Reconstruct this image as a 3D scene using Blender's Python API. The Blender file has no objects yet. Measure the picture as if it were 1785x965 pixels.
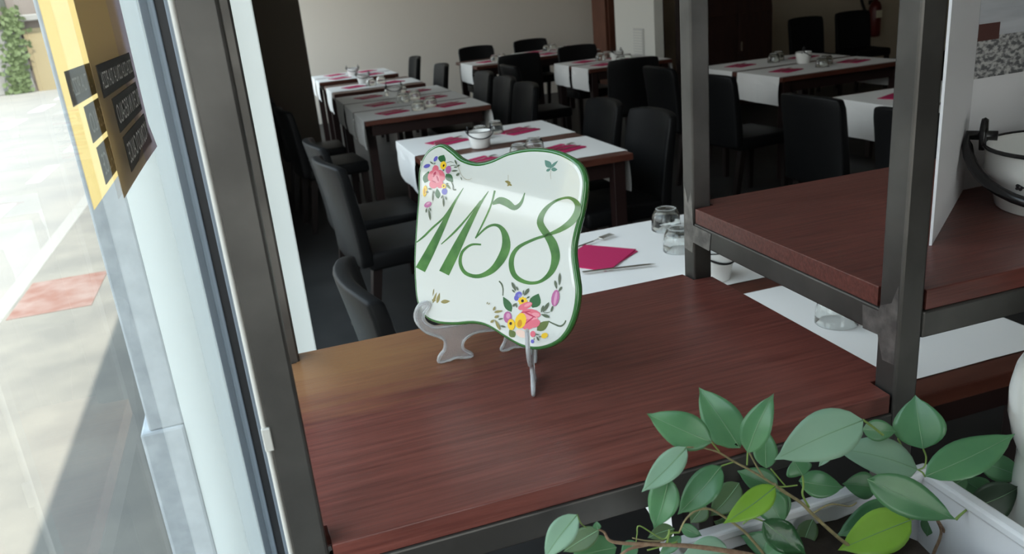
import bpy, bmesh, math, random
from mathutils import Vector, Matrix
random.seed(7)
S = bpy.context.scene
COL = S.collection

# ------------------------------------------------------------------ camera
cam_d = bpy.data.cameras.new('camera'); cam = bpy.data.objects.new('camera', cam_d); COL.objects.link(cam)
yaw, pitch, roll = 0.2839, 0.3401, -0.0959
fw = Vector((math.sin(yaw)*math.cos(pitch), math.cos(yaw)*math.cos(pitch), -math.sin(pitch)))
rt = Vector((math.cos(yaw), -math.sin(yaw), 0)); up = rt.cross(fw)
r2 = math.cos(roll)*rt + math.sin(roll)*up; u2 = -math.sin(roll)*rt + math.cos(roll)*up
M3 = Matrix((r2, u2, -fw)).transposed().to_4x4(); M3.translation = (0.0365, -0.628, 1.532)
cam.matrix_world = M3
cam_d.sensor_fit = 'HORIZONTAL'; cam_d.sensor_width = 36; cam_d.lens = 36*1432.85/1785
cam_d.clip_start = 0.02; cam_d.clip_end = 300
cam_d.dof.use_dof = True; cam_d.dof.focus_distance = 1.02; cam_d.dof.aperture_fstop = 11
S.camera = cam

# ------------------------------------------------------------------ sky, sun, exposure
W = bpy.data.worlds.new('sky'); S.world = W; W.use_nodes = True
nt = W.node_tree; nt.nodes.clear()
wo = nt.nodes.new('ShaderNodeOutputWorld'); bg = nt.nodes.new('ShaderNodeBackground')
tc = nt.nodes.new('ShaderNodeTexCoord'); sp = nt.nodes.new('ShaderNodeSeparateXYZ'); rp = nt.nodes.new('ShaderNodeValToRGB')
rp.color_ramp.elements[0].position = 0.0; rp.color_ramp.elements[0].color = (1.0, 0.98, 0.94, 1)
rp.color_ramp.elements[1].position = 0.7; rp.color_ramp.elements[1].color = (0.68, 0.84, 1.0, 1)
nt.links.new(tc.outputs['Generated'], sp.inputs[0]); nt.links.new(sp.outputs['Z'], rp.inputs[0])
nt.links.new(rp.outputs[0], bg.inputs[0]); bg.inputs[1].default_value = 4.0
nt.links.new(bg.outputs[0], wo.inputs[0])
sun_d = bpy.data.lights.new('sun', 'SUN'); sun_d.energy = 11.0; sun_d.angle = 0.009; sun_d.color = (1, .94, .84)
sun = bpy.data.objects.new('sun', sun_d); COL.objects.link(sun)
sun.rotation_euler = Vector((-.19, .45, -1)).to_track_quat('-Z', 'Y').to_euler(); sun.location = (3, -6, 12)
S.view_settings.view_transform = 'Standard'; S.view_settings.look = 'None'
S.view_settings.gamma = 1.0; S.view_settings.use_curve_mapping = False
S.view_settings.exposure = 0.1

def portal(name, loc, rot, sx, sy):
    l = bpy.data.lights.new(name, 'AREA'); l.shape = 'RECTANGLE'; l.size = sx; l.size_y = sy
    l.cycles.is_portal = True
    o = bpy.data.objects.new(name, l); COL.objects.link(o); o.location = loc; o.rotation_euler = rot
portal('window_daylight', (-.29, .2, 1.45), (0, -math.pi/2, 0), 2.6, 1.6)
portal('side_window_daylight', (-.29, 2.75, 1.45), (0, -math.pi/2, 0), 2.6, 3.35)
portal('added_window_daylight', (.65, -3.42, 1.5), (math.pi/2, 0, math.pi), 1.4, 2.3)
portal('far_window_daylight', (-.29, 8.9, 1.55), (0, -math.pi/2, 0), 2.5, 3.3)

# ------------------------------------------------------------------ materials
MATS = {}
def mat(name, col, rough=.5, metal=0., spec=.5, col2=None, scale=8., detail=4., stretch=(1, 1, 1), bump=0., bscale=None,
        coat=0., ramp=(.35, .65), trans=0., ior=1.45, sheen=0., alpha=None, subs=0.):
    m = bpy.data.materials.new(name); m.use_nodes = True; MATS[name] = m
    n = m.node_tree; b = n.nodes['Principled BSDF']
    b.inputs['Base Color'].default_value = (*col, 1); b.inputs['Roughness'].default_value = rough
    b.inputs['Metallic'].default_value = metal; b.inputs['Specular IOR Level'].default_value = spec
    b.inputs['Coat Weight'].default_value = coat; b.inputs['Coat Roughness'].default_value = .04
    b.inputs['Transmission Weight'].default_value = trans; b.inputs['IOR'].default_value = ior
    b.inputs['Sheen Weight'].default_value = sheen
    if col2 or bump:
        t = n.nodes.new('ShaderNodeTexCoord'); mp = n.nodes.new('ShaderNodeMapping')
        mp.inputs['Scale'].default_value = stretch
        n.links.new(t.outputs['Object'], mp.inputs[0])
        nz = n.nodes.new('ShaderNodeTexNoise'); nz.inputs['Scale'].default_value = scale; nz.inputs['Detail'].default_value = detail
        n.links.new(mp.outputs[0], nz.inputs['Vector'])
        if col2:
            r = n.nodes.new('ShaderNodeValToRGB')
            r.color_ramp.elements[0].position = ramp[0]; r.color_ramp.elements[0].color = (*col, 1)
            r.color_ramp.elements[1].position = ramp[1]; r.color_ramp.elements[1].color = (*col2, 1)
            n.links.new(nz.outputs['Fac'], r.inputs[0]); n.links.new(r.outputs[0], b.inputs['Base Color'])
        if bump:
            if bscale:
                nz = n.nodes.new('ShaderNodeTexNoise'); nz.inputs['Scale'].default_value = bscale; nz.inputs['Detail'].default_value = 5
                n.links.new(mp.outputs[0], nz.inputs['Vector'])
            bp = n.nodes.new('ShaderNodeBump'); bp.inputs['Strength'].default_value = bump; bp.inputs['Distance'].default_value = .002
            n.links.new(nz.outputs['Fac'], bp.inputs['Height']); n.links.new(bp.outputs[0], b.inputs['Normal'])
    return m
mat('shelf_wood', (.062, .0165, .0130), .32, col2=(.150, .046, .035), scale=5, detail=8, stretch=(1.6, 34, 34), bump=.22, bscale=9, spec=.45, ramp=(.25, .78))
mat('steel', (.078, .073, .068), .44, .8, col2=(.125, .117, .109), scale=9, detail=6, bump=.04, ramp=(.4, .7))
mat('weld', (.26, .245, .23), .42, .8, col2=(.14, .13, .125), scale=60, detail=6, bump=.3)
mat('gasket', (.012, .012, .014), .5)
mat('frame_alu', (.17, .20, .235), .45, .2)
mat('sealant', (.55, .53, .49), .7, bump=.3, scale=60)
mat('plaster_pale', (.80, .85, .83), .75, bump=.1, scale=40)
mat('plaster_grey', (.50, .53, .55), .9, col2=(.40, .43, .45), scale=30, detail=8, bump=.6)
mat('wall_white', (.86, .78, .69), .85, bump=.05, scale=30)
mat('wall_beige', (.55, .47, .36), .85, bump=.05, scale=30)
mat('wall_dark', (.10, .075, .06), .8, bump=.05, scale=30)
mat('pier_taupe', (.10, .080, .062), .85, bump=.06, scale=30)
mat('jamb_white', (.84, .88, .86), .6)
mat('column_white', (.80, .78, .72), .8)
mat('ceiling_white', (.75, .73, .70), .9)
mat('floor_dark', (.016, .0152, .015), .5, col2=(.028, .0265, .026), scale=3, detail=6)
mat('pavement', (.162, .152, .133), .9, col2=(.125, .119, .108), scale=3, detail=10, bump=.4, bscale=60)
mat('asphalt', (.195, .185, .168), .9, col2=(.165, .16, .15), scale=1.5, detail=8, bump=.4, bscale=60)
mat('kerb', (.21, .205, .19), .9, bump=.3, scale=20)
mat('road_paint', (.40, .40, .39), .8, bump=.1)
mat('red_paving', (.15, .072, .055), .9, col2=(.19, .135, .12), scale=6, detail=8, bump=.3)
mat('house_wall', (.17, .145, .13), .9, col2=(.14, .115, .105), scale=1.5, detail=6)
mat('house_plaster', (.25, .245, .235), .9, col2=(.20, .195, .185), scale=1.2, detail=8)
mat('house_dark', (.055, .06, .05), .7)
mat('house_ochre', (.26, .21, .12), .85)
mat('ivy', (.07, .10, .035), .7)
mat('table_wood', (.070, .020, .013), .35, col2=(.105, .034, .022), scale=5, detail=6, stretch=(1, 8, 8))
mat('table_leg', (.020, .009, .008), .4)
mat('paper', (.82, .80, .78), .8, bump=.25, scale=14, detail=3)
mat('napkin', (.48, .014, .10), .85, bump=.1, scale=60)
mat('cutlery', (.66, .64, .60), .22, 1.0)
mat('enamel', (.80, .79, .76), .18, coat=.5)
mat('enamel_black', (.012, .011, .012), .22)
mat('leatherette', (.0048, .0048, .0052), .50, bump=.08, scale=120, spec=.22)
mat('chair_leg', (.014, .009, .008), .4)
mat('glass_ware', (.96, .98, .97), .02, trans=1., ior=1.46)
mat('clear_plastic', (.90, .92, .94), .08, trans=.72, ior=1.42, bump=0)
mat('frost_plastic', (.93, .93, .95), .30, trans=.86, ior=1.42, bump=.5, scale=700)
mat('cabinet_wood', (.022, .008, .006), .5, col2=(.035, .013, .009), scale=4, stretch=(6, 6, 1))
mat('panel_wood', (.12, .04, .022), .5, col2=(.16, .06, .034), scale=4, stretch=(6, 6, 1))
mat('print_sky', (.62, .63, .66), .5)
mat('vent', (.62, .61, .58), .6)
mat('extinguisher_red', (.11, .009, .007), .35)
mat('rubber', (.008, .008, .008), .5)
mat('bone', (.70, .64, .48), .6)
mat('card_white', (.66, .65, .665), .55)
mat('print_dark', (.045, .055, .035), .5, col2=(.10, .11, .07), scale=40)
mat('print_road', (.40, .41, .44), .5, col2=(.50, .51, .54), scale=8, stretch=(1, 1, 8))
mat('print_gravel', (.10, .10, .105), .5, col2=(.46, .45, .44), scale=110, detail=6, ramp=(.42, .6), stretch=(1, 1, 1.6))
mat('print_brick', (.085, .035, .030), .5)
mat('print_post', (.060, .034, .028), .5)
mat('poster_tan', (.42, .33, .23), .7, col2=(.42, .32, .25), scale=5, stretch=(1, 3, .6))
mat('poster_mauve', (.34, .26, .25), .7, col2=(.28, .20, .205), scale=6, stretch=(1, 3, .6))
mat('poster_reflection', (.84, .68, .36), .7)
mat('poster_block', (.13, .125, .12), .7)
mat('poster_block_light', (.20, .21, .20), .7)
mat('poster_ink', (.90, .88, .84), .7)
mat('poster_ink_light', (.88, .90, .88), .7)
mat('poster_small', (.16, .11, .12), .7)
mat('glaze_white', (.66, .68, .65), .12, coat=1.0, bump=.035, scale=35, detail=2)
mat('glaze_green', (.035, .155, .035), .12, coat=1.0)
mat('glaze_back', (.55, .50, .42), .5)
mat('p_num', (.030, .135, .025), .2, coat=1., col2=(.075, .22, .045), scale=45)
PAINT = dict(leaf=(.035, .13, .05), leaf2=(.12, .17, .05), stem=(.10, .13, .085), thin=(.38, .33, .22), olive=(.28, .24, .09), teal=(.13, .26, .22),
             rose=(.72, .16, .22), rose2=(.80, .30, .36), rose3=(.50, .05, .11), palepink=(.82, .60, .52), mauve=(.45, .13, .31), mauve2=(.62, .30, .47),
             blue=(.13, .12, .48), blue2=(.26, .27, .55), yellow=(.85, .54, .03), orange=(.62, .28, .02), dark=(.035, .015, .015))
for k, c in PAINT.items(): mat('p_'+k, c, .2, coat=1.)
MATS['p_num'].name = 'painted_number_green'
mat('leaf', (.072, .195, .090), .30, col2=(.105, .25, .110), scale=25, spec=.6, bump=.05)
mat('pale', (.24, .39, .27), .40, col2=(.28, .43, .30), scale=20, spec=.5)
mat('lime', (.22, .42, .045), .35, col2=(.30, .50, .08), scale=20, spec=.5)
mat('olive', (.055, .105, .040), .45, col2=(.075, .13, .05), scale=20)
mat('wavy', (.030, .095, .035), .25, spec=.6, bump=.5, scale=90)
mat('shaded_leaf', (.022, .045, .024), .45)  # leaf in shade, its darkness put into the base colour
mat('rib', (.17, .30, .15), .4)
mat('bark', (.36, .24, .15), .8, col2=(.24, .14, .09), scale=200, bump=.6)
mat('twig', (.30, .25, .12), .7, col2=(.20, .17, .09), scale=120)
mat('petiole', (.21, .31, .075), .5)
mat('soil', (.022, .014, .009), .95, bump=.8, scale=80)
mat('ceramic_cream', (.78, .76, .70), .15, coat=.6)
mat('planter_white', (.80, .79, .80), .3, coat=.3)
mat('gold', (.55, .36, .06), .35)
mat('bench_wood', (.09, .04, .025), .5)
# the lower shelf's wood is paler and turns ochre towards its back left corner
m = MATS['shelf_wood'].copy(); m.name = 'shelf_wood_ochre'; MATS['shelf_wood_ochre'] = m
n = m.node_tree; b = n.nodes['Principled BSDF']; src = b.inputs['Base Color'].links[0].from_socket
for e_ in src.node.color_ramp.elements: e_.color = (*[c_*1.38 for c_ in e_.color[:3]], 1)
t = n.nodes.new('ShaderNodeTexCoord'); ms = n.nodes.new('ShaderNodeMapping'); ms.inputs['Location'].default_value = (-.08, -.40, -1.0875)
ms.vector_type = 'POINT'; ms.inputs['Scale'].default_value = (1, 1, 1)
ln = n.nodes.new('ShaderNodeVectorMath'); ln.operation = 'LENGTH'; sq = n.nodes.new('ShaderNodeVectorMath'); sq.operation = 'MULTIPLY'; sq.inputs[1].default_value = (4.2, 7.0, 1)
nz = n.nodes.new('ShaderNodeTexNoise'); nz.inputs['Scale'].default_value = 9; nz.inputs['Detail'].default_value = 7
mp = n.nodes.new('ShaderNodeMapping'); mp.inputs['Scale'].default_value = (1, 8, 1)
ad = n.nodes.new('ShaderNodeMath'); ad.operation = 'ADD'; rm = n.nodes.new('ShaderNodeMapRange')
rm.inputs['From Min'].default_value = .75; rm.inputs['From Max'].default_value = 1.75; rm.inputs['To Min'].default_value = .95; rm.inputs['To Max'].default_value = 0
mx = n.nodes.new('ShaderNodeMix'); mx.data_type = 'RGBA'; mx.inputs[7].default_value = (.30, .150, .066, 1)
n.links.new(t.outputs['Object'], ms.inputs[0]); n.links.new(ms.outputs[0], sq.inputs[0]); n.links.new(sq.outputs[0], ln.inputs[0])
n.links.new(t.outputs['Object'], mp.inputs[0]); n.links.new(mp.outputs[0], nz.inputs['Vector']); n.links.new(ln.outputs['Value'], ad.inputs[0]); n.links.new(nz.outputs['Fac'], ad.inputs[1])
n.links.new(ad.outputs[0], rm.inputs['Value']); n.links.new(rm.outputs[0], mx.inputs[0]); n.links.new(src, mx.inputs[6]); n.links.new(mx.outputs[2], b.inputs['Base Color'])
# leaves let light through
for k in ('leaf', 'pale', 'lime', 'olive', 'wavy', 'shaded_leaf'):
    m = MATS[k]; n = m.node_tree; b = n.nodes['Principled BSDF']
    tr = n.nodes.new('ShaderNodeBsdfTranslucent'); mx = n.nodes.new('ShaderNodeMixShader'); mx.inputs[0].default_value = .28
    tr.inputs[0].default_value = {'leaf': (.16, .36, .05, 1), 'pale': (.25, .42, .16, 1), 'lime': (.45, .68, .06, 1), 'olive': (.16, .26, .04, 1), 'wavy': (.09, .25, .04, 1), 'shaded_leaf': (.04, .08, .02, 1)}[k]
    o = n.nodes['Material Output']
    n.links.new(b.outputs[0], mx.inputs[1]); n.links.new(tr.outputs[0], mx.inputs[2]); n.links.new(mx.outputs[0], o.inputs[0])
for k, w, c in (('poster_tan', .5, (.60, .55, .48, 1)), ('poster_mauve', .5, (.58, .54, .58, 1)), ('poster_reflection', .85, (.98, .85, .55, 1)), ('poster_block', .4, (.48, .46, .42, 1)), ('poster_block_light', .8, (.55, .58, .54, 1))):
    m = MATS[k]; n = m.node_tree; b = n.nodes['Principled BSDF']
    tr = n.nodes.new('ShaderNodeBsdfTranslucent'); mx = n.nodes.new('ShaderNodeMixShader'); mx.inputs[0].default_value = w; tr.inputs[0].default_value = c
    n.links.new(b.outputs[0], mx.inputs[1]); n.links.new(tr.outputs[0], mx.inputs[2]); n.links.new(mx.outputs[0], n.nodes['Material Output'].inputs[0])
# window glass: clear with a surface reflection
m = bpy.data.materials.new('window_glass'); m.use_nodes = True; MATS['window_glass'] = m
n = m.node_tree; n.nodes.remove(n.nodes['Principled BSDF'])
a = n.nodes.new('ShaderNodeBsdfTransparent'); a.inputs[0].default_value = (.97, .99, .98, 1)
g = n.nodes.new('ShaderNodeBsdfGlossy'); g.inputs['Roughness'].default_value = .01
f = n.nodes.new('ShaderNodeFresnel'); f.inputs[0].default_value = 1.2
mx = n.nodes.new('ShaderNodeMixShader')
ge = n.nodes.new('ShaderNodeNewGeometry'); k1 = n.nodes.new('ShaderNodeMath'); k1.operation = 'SUBTRACT'; k1.inputs[0].default_value = 1
k2 = n.nodes.new('ShaderNodeMath'); k2.operation = 'MULTIPLY'
n.links.new(ge.outputs['Backfacing'], k1.inputs[1]); n.links.new(k1.outputs[0], k2.inputs[0]); n.links.new(f.outputs[0], k2.inputs[1])
n.links.new(k2.outputs[0], mx.inputs[0]); n.links.new(a.outputs[0], mx.inputs[1]); n.links.new(g.outputs[0], mx.inputs[2])
n.links.new(mx.outputs[0], n.nodes['Material Output'].inputs[0])

# ------------------------------------------------------------------ mesh helpers
def finish(bm, name, m, parent=None, smooth=False, loc=None):
    me = bpy.data.meshes.new(name); bm.normal_update(); bm.to_mesh(me); bm.free()
    for mm in (m if isinstance(m, (list, tuple)) else [m]): me.materials.append(MATS[mm])
    if smooth:
        for p in me.polygons: p.use_smooth = True
    o = bpy.data.objects.new(name, me); COL.objects.link(o)
    if parent is not None:
        o.parent = parent
        if loc is None: o.matrix_parent_inverse = Matrix.Translation(parent_base(parent)).inverted()
    return o
def parent_base(p):
    return Vector(p.location) if p.parent is None else Vector((0, 0, 0))
def box(bm, x0, x1, y0, y1, z0, z1, bev=0., seg=2, mi=0):
    r = bmesh.ops.create_cube(bm, size=1)
    for v in r['verts']:
        v.co = Vector(((x0+x1)/2+v.co.x*(x1-x0), (y0+y1)/2+v.co.y*(y1-y0), (z0+z1)/2+v.co.z*(z1-z0)))
    fs = list({f for v in r['verts'] for f in v.link_faces})
    if bev:
        es = list({e for f in fs for e in f.edges})
        q = bmesh.ops.bevel(bm, geom=es, offset=bev, segments=seg, profile=.5, affect='EDGES')
        fs = list({f for v in q['verts'] for f in v.link_faces})
    for f in fs: f.material_index = mi
    return fs
def boxo(name, m, parent, *b, bev=0., seg=2, local=False):
    bm = bmesh.new(); box(bm, *b, bev=bev, seg=seg)
    return finish(bm, name, m, parent, loc=1 if local else None)
def prism(bm, poly, z0, z1, bev=0., mi=0):
    lo = [bm.verts.new((x, y, z0)) for x, y in poly]; hi = [bm.verts.new((x, y, z1)) for x, y in poly]
    k = len(poly); fs = [bm.faces.new(lo[::-1]), bm.faces.new(hi)]
    for i in range(k): fs.append(bm.faces.new((lo[i], lo[(i+1) % k], hi[(i+1) % k], hi[i])))
    for f in fs: f.material_index = mi
    if bev: bmesh.ops.bevel(bm, geom=list(fs[1].edges)+list(fs[0].edges), offset=bev, segments=2, profile=.5, affect='EDGES')
def tube(bm, pts, r0, r1=None, seg=8, caps=True, mi=0):
    pts = [Vector(p) for p in pts]; r1 = r0 if r1 is None else r1
    rings = []; k = len(pts); ref = None
    for i, p in enumerate(pts):
        t = (pts[min(i+1, k-1)]-pts[max(i-1, 0)]).normalized()
        if ref is None: ref = t.orthogonal().normalized()
        ref = (ref - t*ref.dot(t)).normalized(); bt = t.cross(ref)
        r = r0+(r1-r0)*i/max(k-1, 1)
        rings.append([bm.verts.new(p+(ref*math.cos(a)+bt*math.sin(a))*r) for a in [2*math.pi*j/seg for j in range(seg)]])
    for A, B in zip(rings, rings[1:]):
        for j in range(seg):
            f = bm.faces.new((A[j], A[(j+1) % seg], B[(j+1) % seg], B[j])); f.material_index = mi
    if caps: bm.faces.new(rings[0][::-1]).material_index = mi; bm.faces.new(rings[-1]).material_index = mi
def smooth_path(P, n=5):
    P = [Vector(p) for p in P]; out = []
    for i in range(len(P)-1):
        a, b, c, d = P[max(i-1, 0)], P[i], P[i+1], P[min(i+2, len(P)-1)]
        for k in range(n):
            t = k/n; out.append(.5*((2*b)+(c-a)*t+(2*a-5*b+4*c-d)*t*t+(3*b-a-3*c+d)*t**3))
    return out+[P[-1]]
def lathe(bm, prof, c=(0, 0, 0), seg=24, mi=0, closed=False):
    rings = []
    for r, z in prof:
        rings.append([bm.verts.new((c[0]+r*math.cos(2*math.pi*j/seg), c[1]+r*math.sin(2*math.pi*j/seg), c[2]+z)) for j in range(seg)] if r > 1e-6 else [bm.verts.new((c[0], c[1], c[2]+z))])
    pairs = list(zip(rings, rings[1:]))
    if closed: pairs.append((rings[-1], rings[0]))
    for A, B in pairs:
        for j in range(seg):
            a, b2 = A[j % len(A)], A[(j+1) % len(A)]; c2, d = B[(j+1) % len(B)], B[j % len(B)]
            vs = []
            for v in (a, b2, c2, d):
                if v not in vs: vs.append(v)
            if len(vs) > 2: bm.faces.new(vs).material_index = mi
def thing(name, label, cat, loc=(0, 0, 0), rotz=0., group=None):
    o = bpy.data.objects.new(name, None); COL.objects.link(o); o.location = loc; o.rotation_euler = (0, 0, rotz); o.empty_display_size = .05
    o['label'] = label; o['category'] = cat
    if group: o['group'] = group
    return o
def tag(o, label, cat, group=None):
    o['label'] = label; o['category'] = cat
    if group: o['group'] = group
    return o
def struct(o, label=None):
    o['kind'] = 'structure'
    if label: o['label'] = label
    return o
def dup(root, loc, rotz, label, group=None, scale=None):
    r = root.copy(); COL.objects.link(r); r.location = loc; r.rotation_euler = (0, 0, rotz); r['label'] = label
    if group: r['group'] = group
    for ch in list(root.children):
        c = ch.copy(); COL.objects.link(c); c.parent = r
        for g in ch.children:
            d = g.copy(); COL.objects.link(d); d.parent = c
    return r
PLAQUE_OUTLINE=[(-0.1570,0.2245),(-0.1617,0.2241),(-0.1664,0.2227),(-0.1709,0.2207),(-0.1749,0.2184),(-0.1784,0.2159),(-0.1814,0.2130),(-0.1840,0.2097),(-0.1863,0.2061),(-0.1882,0.2023),(-0.1898,0.1982),(-0.1910,0.1936),(-0.1918,0.1883),(-0.1920,0.1819),(-0.1917,0.1748),(-0.1912,0.1673),(-0.1910,0.1599),(-0.1911,0.1526),(-0.1915,0.1452),(-0.1918,0.1380),(-0.1921,0.1313),(-0.1923,0.1255),(-0.1925,0.1205),(-0.1926,0.1154),(-0.1927,0.1096),(-0.1928,0.1029),(-0.1930,0.0956),(-0.1930,0.0881),(-0.1929,0.0807),(-0.1925,0.0734),(-0.1918,0.0660),(-0.1911,0.0588),(-0.1901,0.0519),(-0.1892,0.0452),(-0.1881,0.0387),(-0.1867,0.0326),(-0.1848,0.0270),(-0.1821,0.0217),(-0.1790,0.0169),(-0.1753,0.0126),(-0.1712,0.0092),(-0.1666,0.0068),(-0.1615,0.0052),(-0.1560,0.0043),(-0.1501,0.0037),(-0.1438,0.0036),(-0.1370,0.0041),(-0.1300,0.0049),(-0.1227,0.0059),(-0.1151,0.0073),(-0.1070,0.0092),(-0.0992,0.0110),(-0.0921,0.0122),(-0.0862,0.0126),(-0.0810,0.0127),(-0.0760,0.0123),(-0.0705,0.0114),(-0.0643,0.0097),(-0.0578,0.0074),(-0.0512,0.0048),(-0.0447,0.0026),(-0.0384,0.0006),(-0.0321,-0.0014),(-0.0259,-0.0030),(-0.0198,-0.0040),(-0.0138,-0.0044),(-0.0078,-0.0043),(-0.0019,-0.0037),(0.0039,-0.0025),(0.0097,-0.0006),(0.0156,0.0019),(0.0212,0.0048),(0.0261,0.0080),(0.0303,0.0113),(0.0339,0.0150),(0.0370,0.0190),(0.0399,0.0233),(0.0424,0.0279),(0.0445,0.0329),(0.0463,0.0382),(0.0478,0.0439),(0.0489,0.0500),(0.0497,0.0567),(0.0501,0.0634),(0.0500,0.0697),(0.0494,0.0753),(0.0481,0.0807),(0.0467,0.0859),(0.0454,0.0912),(0.0440,0.0967),(0.0426,0.1022),(0.0414,0.1076),(0.0407,0.1128),(0.0405,0.1177),(0.0408,0.1222),(0.0413,0.1269),(0.0420,0.1318),(0.0430,0.1371),(0.0443,0.1427),(0.0456,0.1484),(0.0467,0.1540),(0.0475,0.1596),(0.0483,0.1652),(0.0488,0.1706),(0.0492,0.1758),(0.0494,0.1807),(0.0495,0.1855),(0.0492,0.1900),(0.0483,0.1942),(0.0469,0.1983),(0.0449,0.2022),(0.0424,0.2058),(0.0393,0.2091),(0.0353,0.2120),(0.0307,0.2146),(0.0255,0.2168),(0.0203,0.2188),(0.0150,0.2205),(0.0095,0.2218),(0.0037,0.2229),(-0.0024,0.2236),(-0.0088,0.2240),(-0.0155,0.2241),(-0.0223,0.2239),(-0.0292,0.2233),(-0.0360,0.2224),(-0.0430,0.2212),(-0.0499,0.2196),(-0.0565,0.2179),(-0.0628,0.2157),(-0.0689,0.2131),(-0.0747,0.2105),(-0.0804,0.2084),(-0.0858,0.2068),(-0.0909,0.2055),(-0.0960,0.2046),(-0.1012,0.2042),(-0.1067,0.2045),(-0.1124,0.2053),(-0.1179,0.2065),(-0.1230,0.2080),(-0.1273,0.2099),(-0.1310,0.2122),(-0.1346,0.2147),(-0.1386,0.2169),(-0.1430,0.2192),(-0.1476,0.2217),(-0.1524,0.2236)]
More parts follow.
